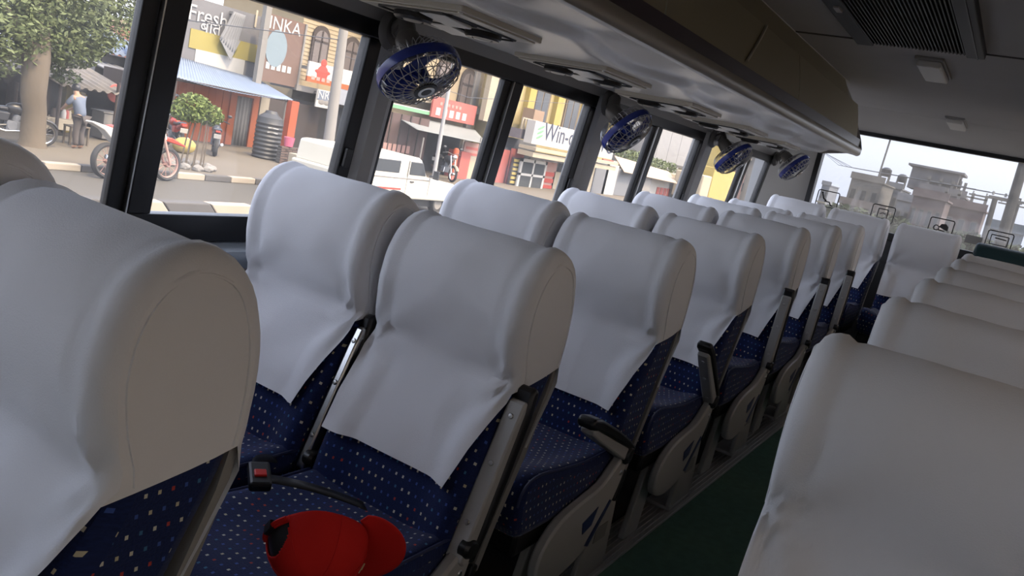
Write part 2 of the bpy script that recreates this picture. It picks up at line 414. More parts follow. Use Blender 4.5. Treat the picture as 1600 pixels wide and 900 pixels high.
# ceiling air-conditioning grille and lamps
ac = thing('air_conditioner_grille', 'large black air-conditioner return grille set in the ceiling', 'air vent', (0, 0, 0))
mk('frame', join(box(2.2, 3.65, .70, .765, 1.905, 1.936), box(2.2, 3.65, .29, .355, 1.905, 1.936), box(2.2, 2.24, .355, .70, 1.905, 1.936), box(3.625, 3.65, .355, .70, 1.915, 1.936)), mat('charcoal_grille_frame', (.035, .037, .042), .5), ac, bevel=.004)
mk('backing', box(2.24, 3.625, .355, .70, 1.928, 1.936), BLACK, ac)
s_ = mk('slats', join(*[box(2.24, 3.625, .358 + i * .0135, .363 + i * .0135, 1.908, 1.93) for i in range(26)]), mat('black_grille', (.016, .017, .018), .5), ac); s_['kind'] = 'stuff'
mk('side_groove', box(2.2, 3.65, .312, .316, 1.902, 1.906), BLACK, ac)
mk('clip', box(2.98, 3.05, .715, .735, 1.898, 1.905), mat('pale_clip', (.5, .5, .5), .4), ac)
for (x, y, lb) in ((4.14, .515, 'square white ceiling lamp just behind the black air-conditioner grille'), (6.16, .535, 'small square ceiling lamp near the rear window')):
    l = thing('ceiling_lamp', lb, 'ceiling lamp', (x, y, 1.934), group='ceiling lamps')
    mk('base', box(-.24, .24, -.058, .058, -.012, .002), mat('lamp_base_grey', (.30, .30, .30), .5), l, bevel=.004)
    mk('diffuser', prism([(-.22, -.012), (-.205, -.036), (.205, -.036), (.22, -.012)], -.05, .05, 'y'), WHITEP, l, bevel=.008)

# ---------------------------------------------------------------- wall fans
def fan_head(t):
    R = .118
    def ringpts(r, z, n=40): return [(r * cos(2 * pi * i / n), r * sin(2 * pi * i / n), z) for i in range(n)]
    # local axis: +z points where the fan blows
    mk('blue_hoop', lathe([(R - .003, -.012), (R + .004, -.014), (R + .006, 0), (R + .004, .014), (R - .003, .012), (R - .003, -.012)], 48), FANBL, t, smooth=True)
    wires = [tube(ringpts(R * k, -.055 + .043 * k ** 3), .0014, 4, closed=True) for k in (.45, .72, .98)]
    for i in range(32):
        a = 2 * pi * i / 32
        wires.append(tube([(R * k * cos(a), R * k * sin(a), z) for k, z in ((.30, -.062), (.6, -.060), (.86, -.050), (.98, -.030), (1.0, -.006))], .0012, 4, caps=False))
    g1 = mk('rear_guard', join(*wires), STEEL2, t); g1['kind'] = 'stuff'
    wires = [tube(ringpts(R * k, .058 - .045 * k ** 4), .0014, 4, closed=True) for k in (.30, .55, .78, .96)]
    for i in range(26):
        a = 2 * pi * i / 26; tw = .5
        wires.append(tube([(R * k * cos(a + tw * (1 - k)), R * k * sin(a + tw * (1 - k)), z) for k, z in ((.26, .060), (.5, .058), (.75, .050), (.93, .034), (1.0, .006))], .0012, 4, caps=False))
        wires.append(tube([(R * k * cos(a - tw * (1 - k)), R * k * sin(a - tw * (1 - k)), z) for k, z in ((.26, .0605), (.5, .0585), (.75, .0505), (.93, .0345), (1.0, .006))], .0012, 4, caps=False))
    g2 = mk('front_guard', join(*wires), STEEL2, t); g2['kind'] = 'stuff'
    b = mk('centre_badge', lathe([(0, .066), (.022, .066), (.034, .064), (.036, .058), (.030, .056)], 24), BLACK, t, smooth=True)
    mk('badge_ring', xf(lathe([(.016, .067), (.024, .0675), (.025, .066), (.016, .066)], 24), T(0, 0, 0)), STEEL, b, smooth=True)
    for k in range(3):
        def bl(u, v, a0=2 * pi * k / 3):
            a = a0 + (v - .5) * (1.2 + .5 * u); r = .022 + .082 * u
            return (r * cos(a), r * sin(a), .012 + (v - .5) * .045 * (1 - .3 * u))
        mk('blade', grid(bl, 6, 8), FANBL, t, smooth=True, solid=.002)
    mk('hub', lathe([(0, .030), (.018, .028), (.024, .018), (.024, -.02), (0, -.02)], 16), FANBL, t, smooth=True)
    mk('motor', lathe([(0, -.135), (.024, -.132), (.036, -.115), (.040, -.08), (.038, -.06), (.025, -.052), (0, -.050)], 20), FANGR, t, smooth=True)
STEEL2 = mat('fan_guard_wire', (.40, .40, .40), .35, .8)
FANGR = mat('fan_grey_plastic', (.09, .085, .08), .45)
AX = [(-.06, -.64, -.78), (.037, -.79, -.64), (.0, -.76, -.68), (.0, -.78, -.64)]
FC = [at(655, 113, Y=1.53), at(979, 204, Y=1.54), at(1146, 247, Y=1.54), at(1241, 261, Y=1.50)]
FB = [(1.90, 1.70, 1.475), (3.40, 1.70, 1.475), (4.92, 1.70, 1.475), (6.50, 1.72, 1.48)]
fl = ['nearest blue caged wall fan on the first window pillar', 'second blue caged wall fan, on the middle window pillar', 'third blue caged wall fan, tilted over the rear side window', 'rearmost blue wall fan on the shadowed rear corner']
for k in range(4):
    t = thing('wall_fan', fl[k], 'fan', (0, 0, 0), group='wall fans along the left windows')
    ax = Vector(AX[k]).normalized()
    q = ax.to_track_quat('Z', 'Y').to_matrix().to_4x4()
    n0 = len(t.children)
    fan_head(t)
    M_ = Matrix.Translation(FC[k]) @ q
    for ch in t.children: ch.matrix_local = M_
    back = FC[k] - ax * .115; bs = Vector(FB[k])
    mk('wall_plate', xf(lathe([(0, .022), (.045, .020), (.056, .010), (.058, 0)], 20), Matrix.Translation(bs) @ RX(pi / 2)), FANGR, t, smooth=True)
    mid = (back + bs) / 2 + Vector((0, -.02, .035))
    mk('arm', tube([bs + Vector((0, -.01, 0)), mid, back], [.024, .026, .03], 10), FANGR, t, smooth=True)
    mk('arm_knob', xf(lathe([(0, .03), (.016, .028), (.018, 0), (.018, -.03), (0, -.03)], 12), Matrix.Translation(mid + Vector((0, 0, -.015)))), BLACK, t, smooth=True)
    mk('cord', tube([bs + Vector((.02, 0, .02)), bs + Vector((.0, -.03, .055)), bs + Vector((-.03, -.06, .03)), bs + Vector((-.05, -.05, -.01)), bs + Vector((-.01, -.05, -.03)), bs + Vector((.03, -.05, .0)), back], .004, 6), FANGR, t, smooth=True)
# ================================================================ SEATS
PF = [(-.075, .40), (-.062, .48), (-.035, .56), (.005, .64), (.052, .72), (.076, .785), (.060, .85), (.050, .92), (.060, .985), (.090, 1.036), (.140, 1.062)]
PB = [(.198, 1.045), (.232, 1.0), (.250, .93), (.250, .85), (.234, .77), (.165, .62), (.095, .45), (.065, .37), (-.02, .36)]
def ccw_normals(P):
    n = len(P); N = []
    for i in range(n):
        a, b = Vector(P[i - 1]), Vector(P[(i + 1) % n]); d = (b - a).normalized()
        N.append(Vector((-d.y, d.x)))
    return N
def refine(P, k):
    """closed Catmull-Rom refinement"""
    out = []; n = len(P)
    for i in range(n):
        p0, p1, p2, p3 = [Vector(P[(i + j) % n]) for j in (-1, 0, 1, 2)]
        for s in range(k):
            t = s / k
            out.append(tuple(.5 * ((2 * p1) + (p2 - p0) * t + (2 * p0 - 5 * p1 + 4 * p2 - p3) * t * t + (-p0 + 3 * p1 - 3 * p2 + p3) * t ** 3)))
    return out
def rloft(P, st, disp=None):
    """closed side profile P (x,z) (clockwise: front up, back down) lofted over stations (y, inset)"""
    N = ccw_normals(P); n = len(P); v = []; uv = []; f = []
    L = [0]
    for i in range(n - 1): L.append(L[-1] + (Vector(P[i + 1]) - Vector(P[i])).length)
    for y, ins in st:
        for i in range(n):
            x, z = P[i][0] - N[i].x * ins, P[i][1] - N[i].y * ins
            if disp: x, y2, z = disp(x, y, z)
            v.append((x, y, z)); uv.append((y, L[i]))
    m = len(st)
    for s in range(m - 1):
        for i in range(n): j = (i + 1) % n; f.append((s * n + i, s * n + j, (s + 1) * n + j, (s + 1) * n + i))
    for s in (0, m - 1):
        b = len(v)
        for i in range(n): v.append(v[s * n + i]); uv.append((v[s * n + i][0] * 1.0 + .3, v[s * n + i][2]))
        q = tuple(range(b, b + n)); f.append(q if s else q[::-1])
    # profile runs front-up / back-down: fix orientation so normals point outward
    return v, [q for q in f], uv
def bol(y, z, k=.020):
    a = max(0, min(1, (abs(y) - .10) / .06)); a = a * a * (3 - 2 * a)
    zz = max(0, min(1, (.80 - z) / .12))
    return k * a * zz
def back_disp(x, y, z):
    if z < .80 and x < .09 - (.8 - z) * .35: x -= bol(y, z)
    return x, y, z
HW = .200
ST = [(-HW, .026), (-HW + .004, .012), (-HW + .012, .003), (-HW + .026, 0)] + [(-.17 + .34 * i / 12, 0) for i in range(13)] + [(HW - .026, 0), (HW - .012, .003), (HW - .004, .012), (HW, .026)]
def flipf(p): return p[0], [q[::-1] for q in p[1]]

def flap_prof():
    F = refine(PF + PB, 3)
    return F
FULL = refine(PF + PB, 3)
NRM = ccw_normals(FULL)
def cover_mesh(seed, skew=0):
    rnd = random.Random(seed)
    zf = .548 + rnd.uniform(-.012, .012); zb = .60
    # walk the profile from the front flap hem over the top to the back hem
    n = len(FULL); idx = [i for i in range(n)]
    front = [i for i in idx if FULL[i][1] >= zf and i <= 3 * len(PF) - 3]
    back = [i for i in idx if i > 3 * len(PF) - 3 and FULL[i][1] >= zb and i < 3 * (len(PF) + 6)]
    W = front + back
    pts = [(FULL[i][0] + NRM[i].x * .016, FULL[i][1] + NRM[i].y * .016) for i in W]
    ys = [-1, -.975, -.94, -.885, -.82, -.74] + [-.66 + 1.32 * i / 22 for i in range(23)] + [.74, .82, .885, .94, .975, 1]
    ins = {1: .021, .975: .009, .94: .002, .885: -.003, .82: -.005, .74: .003}
    v = []; f = []; m = len(ys)
    ox, oy = rnd.uniform(0, 50), rnd.uniform(0, 50)
    cre = rnd.uniform(-.06, .05); tilt = rnd.uniform(-.05, .05)
    for k, (x, z) in enumerate(pts):
        i = W[k]; isf = k < len(front)
        cap = max(0, min(1, (z - .765) / .03))
        dn = max(0, (.78 - z) / .23)
        for t in ys:
            w = (HW + .007) * (1 - (.0 if isf else .03) * dn)
            y = t * w
            if isf and dn > 0:
                pinch = .16 * dn * (1 - cap)
                y = y * (1 - pinch) + (.02 * dn) + skew * dn
            a = ins.get(abs(t), 0) * cap
            nx, nz = NRM[i].x, NRM[i].y
            d = -a
            # weave of small wrinkles and folds pulling from the neck corners
            q = Vector((y * 7 + ox, (z + (0 if isf else 2)) * 5 + oy, seed * 3.1))
            d += (noise.noise(q) * .007 + noise.noise(Vector((q.x * 1.2 + q.y * 1.3, q.y * 3.2 - q.x, q.z)) * 1.3) * .004) * (1 if isf else .6) * (1 - .35 * cap)
            if isf:
                for sgn in (-1, 1):
                    dx, dz = (sgn * HW - y), (.785 - z)
                    r = sqrt(dx * dx + dz * dz) + 1e-4
                    th = atan2(dz, dx * sgn)
                    d += .010 * sin(8 * th + seed + sgn) * exp(-r / .10) * min(1, r / .03)
                d += .0035 * exp(-((y - cre - tilt * dn) / .006) ** 2) * min(1, dn * 2)
            bx = 0
            if isf and z < .80: bx = -bol(y, z) 
            v.append((x + nx * d + bx, y, z + nz * d))
    K = len(pts)
    for k in range(K - 1):
        for j in range(m - 1): f.append((k * m + j, (k + 1) * m + j, (k + 1) * m + j + 1, k * m + j + 1)[::-1])
    # side gussets: ladder across the cap ends
    capk = [k for k in range(K) if pts[k][1] >= .768]
    for side, j in ((-1, 0), (1, m - 1)):
        ring = [k * m + j for k in capk]
        b = len(v)
        h = len(ring) // 2
        # rows of quads from front edge to back edge with a few inner points
        rows = []
        for s in range(h + 1):
            A_, B_ = Vector(v[ring[s]]), Vector(v[ring[-1 - s]])
            row = [ring[s]]
            if s < h:
                for e in range(1, 5):
                    p = A_.lerp(B_, e / 5)
                    p.y += side * (.004 * sin(pi * e / 5) + .002 * noise.noise(Vector((p.x * 25, p.z * 12, seed + side))))
                    v.append(tuple(p)); row.append(len(v) - 1)
                row.append(ring[-1 - s])
            rows.append(row)
        for s in range(h - 1):
            for e in range(5):
                q = (rows[s][e], rows[s][e + 1], rows[s + 1][e + 1], rows[s + 1][e])
                f.append(q if side < 0 else q[::-1])
        top = rows[h - 1]; rest = ring[h:len(ring) - h]
        poly = tuple(top + rest[::-1]) if rest else tuple(top)
        if len(poly) > 2: f.append(poly if side < 0 else poly[::-1])
    return v, f
def cover_seam(side):
    K = [i for i in range(len(FULL)) if FULL[i][1] >= .772 and i < 3 * (len(PF) + 6)]
    return tube([(FULL[i][0] - NRM[i].x * .014, side * (HW + .0085), FULL[i][1] - NRM[i].y * .014) for i in K], .0022, 5)

CUSH = refine([(-.565, .36), (-.585, .42), (-.565, .468), (-.50, .482), (-.38, .466), (-.24, .452), (-.10, .450), (-.05, .44), (-.04, .36), (-.06, .33), (-.30, .325), (-.52, .33)], 3)
def cush_disp(x, y, z):
    if z > .40: z += .020 * max(0, min(1, (abs(y) - .10) / .07)) * max(0, min(1, (z - .40) / .05))
    return x, y, z
BACKM = rloft(FULL, ST, back_disp); CUSHM = rloft(CUSH, ST, cush_disp)
SHELLP = [(.236, .80), (.222, .74), (.168, .60), (.098, .44), (.068, .36), (.055, .335), (.085, .335), (.120, .43), (.190, .59), (.240, .73), (.249, .80)]
COV = {}
def seat(name, label, side, variant, arm, group, cover=True, window_seat=False, dzt=0):
    """side: -1 armrest on the -y side, +1 on the +y side"""
    t = thing(name, label, 'seat', group=group)
    mk('backrest', (BACKM[0], BACKM[1]), FAB if cover else TEAL, t, smooth=True, ang=50, uv=BACKM[2])
    cu = mk('cushion', (CUSHM[0], CUSHM[1]), FAB, t, smooth=True, ang=50, uv=CUSHM[2])
    for s in (-1, 1):
        K = [i for i in range(len(CUSH)) if CUSH[i][1] > .40]
        mk('piping', tube([(CUSH[i][0], s * (HW - .004), CUSH[i][1] + .014) for i in K], .004, 5), PIPE, cu, smooth=True)
    mk('seat_pan', box(-.53, .02, -.185, .185, .27, .335), BLACK, t, bevel=.01)
    mk('back_shell', prism(SHELLP, -HW + .002, HW - .002, 'y'), SHELL, t, smooth=True, ang=40)
    if cover:
        c = mk('headrest_cover', cover_mesh(variant), CLOTH, t, smooth=True, ang=70, label='white cotton headrest cover')
        for s in (-1, 1): mk('hem_seam', cover_seam(s), CLOTH, c, smooth=True)
    # armrest on its pivot
    if arm is not None:
        yb = side * (HW + .020)
        aw_ = .011 if window_seat else .021
        M_ = T(-.045, yb if not window_seat else side * .220, .455) @ RY(arm)
        prof = [(.030, -.020), (-.05, -.018), (-.16, -.014), (-.27, -.010), (-.315, -.006), (-.325, .006), (-.30, .014), (.030, .018), (.040, 0)]
        a = mk('armrest', xf(prism(prof, -aw_, aw_, 'y'), M_), GREY if not window_seat else STEEL, t, smooth=True, bevel=.005, label='grey armrest bar folded up' if arm > 1 else None)
        pp = [(.03, .018), (-.08, .016), (-.20, .014), (-.30, .012), (-.345, .004), (-.36, .016), (-.352, .034), (-.30, .044), (-.16, .046), (-.04, .042), (.03, .034)]
        mk('armrest_pad', xf(prism(pp, -aw_ * 1.22, aw_ * 1.22, 'y'), M_), BLACK, a, smooth=True, bevel=.008)
        for sx, sz in ((-.05, -.019), (-.18, -.0145), (-.285, -.009)):
            mk('screw', xf(lathe([(0, -.003), (.005, -.0025), (.0065, 0)], 10), M_ @ T(sx, 0, sz)), STEEL, a, smooth=True)
        mk('pivot_knob', xf(xf(lathe([(0, .012), (.016, .011), (.021, .004), (.021, -.012)], 20), Matrix.Scale(1.35, 4, (0, 1, 0))), M_ @ T(0, side * .018, 0) @ RX(-side * pi / 2)), BLACK, a, smooth=True)
    if not window_seat:
        yo = side * (HW + .004); yo2 = side * (HW + .034)
        sp = refine([(-.075, .440), (-.035, .455), (-.018, .43), (-.045, .345), (-.115, .245), (-.20, .190), (-.34, .165), (-.44, .185), (-.475, .235), (-.455, .300), (-.385, .350), (-.275, .372), (-.165, .388)], 3)
        p = mk('side_panel', prism(sp, min(yo, yo2), max(yo, yo2), 'y'), GREY, t, smooth=True, bevel=.007, ang=35)
        y3 = side * (HW + .036)
        mk('blue_insert', prism([(-.25, .30), (-.165, .325), (-.185, .275), (-.235, .262)], min(yo2, y3), max(yo2, y3), 'y'), BLUEP, p)
        mk('moulded_groove', prism([(-.20, .215), (-.09, .325), (-.075, .318), (-.175, .205)], min(yo2, y3), max(yo2, y3), 'y'), BLUEP, p)
        mk('panel_screw', xf(lathe([(0, .004), (.006, .003), (.008, 0)], 10), T(-.055, yo2, .40) @ RX(-side * pi / 2)), STEEL, p, smooth=True)
        l = mk('pedestal', join(prism([(-.13, .014), (.10, .014), (.07, .26), (-.06, .30)], side * HW - .018 * (1 if side > 0 else 0) - (0 if side > 0 else -.0), side * HW + .018 * (0 if side > 0 else 1), 'y'), box(-.13, .10, side * .155 - .05, side * .155 + .05, .014, .03)), GREY, t, bevel=.006)
        mk('slot', box(-.045, .035, side * (HW + .0005) - .002, side * (HW + .0005) + .002, .15, .20), SHELL, l)
        mk('front_leg', join(prism([(-.50, .014), (-.38, .014), (-.34, .27), (-.43, .27)], side * .17 - .012, side * .17 + .012, 'y')), GREY, t, bevel=.006)
        mk('lever', xf(box(-.012, .012, -.008, .008, -.05, .05), T(.02, side * (HW + .012), .33) @ RY(.3)), BLACK, t, bevel=.005)
    else:
        mk('pedestal', box(-.10, .08, .10, .15, 0, .28), GREY, t, bevel=.006)
        mk('front_leg', box(-.45, -.40, .10, .15, 0, .28), GREY, t, bevel=.006)
    return t
ROWS = [.485, 1.40, 2.20, 2.98, 3.75, 4.52, 5.28]
ARM = [None, 1.9, .42, .72, 1.65, 1.7, 1.7]
DZA = [-.020, -.038, -.022, .002, .035, .055, .07]; DZW = [.022, -.012, -.005, .005, .03, .05, .06]
ordn = ['first (nearest)', 'second', 'third', 'fourth', 'fifth', 'sixth', 'seventh and last']
GA, GW, GR_, GB = 'aisle seats left of the aisle', 'window seats along the left wall', 'aisle seats right of the aisle', 'rear bench seats'
def rise(x): return .02 * (x - 1.5)
for k, x in enumerate(ROWS):
    la = {0: 'nearest big white-covered aisle seat at the left edge of the picture', 1: 'blue dotted aisle seat with white cover behind the red cap'}.get(k, 'white-covered blue aisle seat left of the aisle, in the %s row' % ordn[k])
    s = seat('bus_seat', la, -1, 11 + k, ARM[k], GA); s.location = (x, .995, DZA[k])
    lw = {0: 'white-covered window seat peeking out behind the nearest seat at the left edge', 1: 'white-covered window seat under the large window showing the blue awning'}.get(k, 'white-covered window seat along the left wall, in the %s row' % ordn[k])
    s = seat('bus_seat', lw, -1, 31 + k, 1.9, GW, window_seat=True); s.location = (x - .02, 1.437, DZW[k])
RROWS = [1.25, 2.00, 2.75, 3.50, 4.27, 5.03]
for k, x in enumerate(RROWS):
    la = 'large plain white-covered seat filling the lower right corner' if k == 0 else 'white-covered seat right of the aisle, %s behind the lower-right corner seat' % ['', 'directly', 'second', 'third', 'fourth', 'fifth and last'][k]
    s = seat('bus_seat', la, 1, 51 + k, 0.0, GR_); s.location = (x, .012, rise(x) - .012)
for k, x in enumerate(RROWS):
    if k == 0: continue
    s = seat('bus_seat', 'white-covered window seat along the right wall, %s row' % ordn[k], 1, 61 + k, None, 'window seats along the right wall', window_seat=True); s.location = (x, -.425, rise(x) - .012)
for k, (y, lb) in enumerate(((1.43, 'wrinkled white-covered rear bench seat in the left rear corner'), (.98, 'white-covered rear bench seat just left of the middle, wrinkled at the side'), (.51, 'upright white-covered rear bench seat at the end of the aisle'), (.02, 'dark teal uncovered rear bench seat beside the white middle one'))):
    s = seat('bus_seat', lb, 1, 71 + k, None, GB, cover=(k < 3), window_seat=True); s.location = (6.22, y, .135); s.scale = (1, .98, 1.0)
struct('floor_rear_step', 'raised step under the rear bench', box(5.75, XR, -.7, 1.72, 0, .13), DARKF)
# ================================================================ OUTSIDE: the street left of the bus
G = -1.53
def txt(s, size, align='CENTER', ext=.004):
    c = bpy.data.curves.new('t', 'FONT'); c.body = s; c.size = size; c.align_x = align; c.align_y = 'CENTER'; c.extrude = ext; c.resolution_u = 3
    o = bpy.data.objects.new('t', c); COL.objects.link(o)
    dg = bpy.context.evaluated_depsgraph_get(); me = bpy.data.meshes.new_from_object(o.evaluated_get(dg))
    p = ([tuple(v.co) for v in me.vertices], [tuple(q.vertices) for q in me.polygons])
    bpy.data.objects.remove(o); bpy.data.curves.remove(c); bpy.data.meshes.remove(me)
    return p
def face_street(p, x, y, z):   # text drawn in XY -> stands on a facade, read from the bus (looking along +Y, right = +X)
    return xf(p, T(x, y, z) @ RX(pi / 2))
def bx(TL, BR, Y, th):
    a = at(*TL, Y=Y); b = at(*BR, Y=Y)
    return box(min(a.x, b.x), max(a.x, b.x), Y, Y + th, min(a.z, b.z), max(a.z, b.z))
def ext(TL, BR, Y):
    a = at(*TL, Y=Y); b = at(*BR, Y=Y); return a.x, b.x, b.z, a.z
OM = lambda n, c, r=.85, **k: mat(n, tuple(x * .5 for x in c), r, **({'var': .15, 'vscale': 1.5} | k))
ROAD = OM('dusty_asphalt', (.118, .104, .08), vscale=.6); PAVE = OM('dusty_pavement', (.20, .165, .115), vscale=.8)
KC = OM('kerb_cream_paint', (.55, .47, .36)); KD = OM('kerb_dark_paint', (.13, .12, .11))
RUST = OM('weathered_tin', (.30, .26, .21)); TIN = OM('grey_tin', (.36, .36, .36)); DKIN = OM('painted_interior_shade', (.035, .032, .030))  # DKIN is near-black: interior shade put into the colour
BARK = OM('tree_bark', (.17, .13, .085), bump=.8, bscale=9); LEAF = OM('tree_leaves', (.15, .19, .06), .7, vscale=1.3, var=.6); LEAF2 = OM('bright_leaves', (.20, .27, .05), .7, var=.35)  # wide LEAF tone range paints in leaf highlights and dark gaps
BEIGE = OM('beige_brick_wall', (.48, .38, .23)); STONE = OM('grey_concrete', (.33, .31, .28)); CRM = OM('cream_plaster', (.58, .50, .36))
ORNG = OM('orange_boards', (.55, .13, .03)); ORNG2 = OM('orange_red_paint', (.60, .11, .035)); BLUS = OM('blue_tin_awning', (.26, .33, .45), .6)
BRN = OM('brown_billboard', (.22, .135, .10)); DKW = OM('dark_timber', (.07, .05, .04)); WHT = OM('white_signboard', (.70, .68, .63), var=.05)
YEL = OM('yellow_paint', (.58, .44, .12)); PYEL = OM('pale_yellow_plaster', (.60, .48, .22)); MAUV = OM('mauve_slab', (.24, .205, .22)); GRS = OM('grey_steel_shutter', (.23, .24, .26))
REDS = OM('red_signboard', (.62, .16, .13)); PINK = OM('pink_poster', (.62, .36, .30)); GREYP = OM('grey_painted_ad', (.24, .235, .24)); YELP = OM('yellow_painted_ad', (.46, .38, .10))
CHROME = mat('chrome', (.6, .6, .6), .2, 1); TYRE = mat('tyre_rubber', (.022, .021, .020), .8); DKBLU = mat('dark_blue_ink', (.02, .025, .05), .6); WINK = mat('white_ink', (.36, .35, .33), .6)
REDI = mat('red_ink', (.32, .03, .015), .6); LBL = mat('pale_blue_ink', (.13, .17, .19), .6); GRNI = mat('green_ink', (.12, .28, .14), .6)
GLZ = mat('dark_window_glass', (.035, .04, .045), .15); WPNT = mat('white_car_paint', (.50, .475, .40), .3, coat=.4); BKP = mat('black_bike_paint', (.02, .02, .022), .35)
REDB = mat('red_bike_paint', (.34, .03, .012), .35); FGR = OM('far_green', (.10, .13, .06))

struct('ground_road', 'dusty grey asphalt street', box(-60, 260, 1.9, 17.0, G - .2, G), ROAD)
struct('ground_lot', 'open dusty ground behind the bus', join(box(7.0, 260, -60, 1.9, G - .2, G - .01), box(-60, 7, -60, -1.0, G - .2, G - .01), box(-60, -3.4, -1.0, 1.9, G - .2, G - .01)), PAVE)
struct('ground_pavement', 'dusty pavement in front of the shops', box(-60, 260, 17.0, 80, G - .2, G + .13), PAVE)
GP = G + .13
def kerb(nm, lab, y0, y1, zt, x0, n, ln, slant):
    r = struct(nm, lab)
    me = {}
    for i in range(n):
        k = i % 2
        o = None
        if k in me:
            o = me[k].copy(); COL.objects.link(o)
        else:
            o = me[k] = mk('kerb_stone', prism([(0, G), (ln - .02, G), (ln - .02 - slant, zt), (-slant, zt)], y0, y1, 'y'), (KC, KD)[k], r, bevel=.02)
        o.location = (x0 + i * ln, 0, 0)
    return r
kerb('kerb_far', 'far kerb with painted cream and dark stones', 16.85, 17.05, GP + .02, 3.0, 46, .78, 0)
kerb('kerb_median', 'median kerb with slanted cream and dark stripes', 12.0, 12.25, G + .40, 2.3, 24, .95, .35)

# ---- street tree and shrub
def leaves(blobs, n, size, seed):
    rnd = random.Random(seed); v = []; f = []
    tot = sum(b[3] ** 2 for b in blobs)
    for (cx, cy, cz, R, fl) in blobs:
        for _ in range(int(n * R * R / tot)):
            u = Vector((rnd.gauss(0, 1), rnd.gauss(0, 1), rnd.gauss(0, 1))).normalized()
            rr = R * (.55 + .45 * rnd.random() ** .5)
            c = Vector((cx + u.x * rr, cy + u.y * rr, cz + u.z * rr * fl))
            a = Vector((rnd.gauss(0, 1), rnd.gauss(0, 1), rnd.gauss(0, .7))).normalized(); b = a.cross(Vector((rnd.gauss(0, 1), rnd.gauss(0, 1), rnd.gauss(0, 1)))).normalized()
            s = size * rnd.uniform(.6, 1.3); k = len(v)
            v += [tuple(c - a * s), tuple(c + b * s * .45), tuple(c + a * s), tuple(c - b * s * .45)]; f.append((k, k + 1, k + 2, k + 3))
    return v, f
tb = at(50, 228, Z=GP)
tr = thing('street_tree', 'big leafy street tree with a thick pale trunk at the far left', 'tree', tuple(tb))
tp = [at(52, 150, Y=tb.y) - tb, at(58, 92, Y=tb.y) - tb]
tk = tube([(0, 0, -.1), (0, 0, .15), (.02, .05, .8), tp[0], tp[1], tp[1] + Vector((.1, .1, .5))], [.36, .29, .25, .25, .28, .2], 14)
tk = ([tuple(Vector(a) + Vector((noise.noise(Vector(a) * 4), noise.noise(Vector(a) * 4 + Vector((9, 0, 0))), 0)) * .05) for a in tk[0]], tk[1])
mk('trunk', tk, BARK, tr, smooth=True)
for d in ((-.9, .2, 1.3), (.6, .5, 1.5), (.2, .5, 1.6)):
    mk('branch', tube([tp[1], tp[1] + Vector(d) * .4, tp[1] + Vector(d) * .8], [.17, .10, .04], 8), BARK, tr, smooth=True)
def rel(px, py, Y): p = at(px, py, Y=Y) - tb; return (p.x, p.y, p.z)
bl = [(*rel(20, 20, 20), 1.3, .8), (*rel(80, 30, 20), 1.35, .8), (*rel(130, 25, 20.5), 1.2, .8), (*rel(20, 60, 19.5), .75, .7), (*rel(100, 70, 20), .9, .6), (*rel(-50, 30, 20), 1.6, .8), (*rel(60, -40, 20.5), 1.8, .9), (*rel(150, -20, 21), 1.3, .9), (*rel(-40, -70, 21), 2.0, .9), (*rel(145, 60, 20.5), .55, .6), (*rel(78, 95, 20), .4, .6), (*rel(105, 120, 20.2), .35, .5)]
o = mk('foliage', leaves(bl, 30000, .068, 3), LEAF, tr); o['kind'] = 'stuff'
sb = at(298, 262, Z=GP)
sh = thing('street_shrub', 'small round-headed green shrub on thin stems by the kerb', 'shrub', tuple(sb))
def rs(px, py, Y): p = at(px, py, Y=Y) - sb; return (p.x, p.y, p.z)
o = mk('foliage', leaves([(*rs(302, 168, sb.y), .46, .8), (*rs(327, 180, sb.y), .36, .75), (*rs(285, 175, sb.y), .3, .7)], 2400, .062, 5), LEAF2, sh); o['kind'] = 'stuff'
for i in range(9):
    a = 2 * pi * i / 9; x, y = .28 * cos(a), .28 * sin(a)
    mk('stem', tube([(x, y, 0), (x * .9 + .05, y * .9, .7), (x * .7 + .12, y * .7, 1.35)], [.018, .014, .01], 5), BARK, sh)
mk('stone_ring', join(*[ico((.5 * cos(i * .63), .5 * sin(i * .63), .06), (.15, .12, .10), 1, .15) for i in range(10)]), STONE, sh)

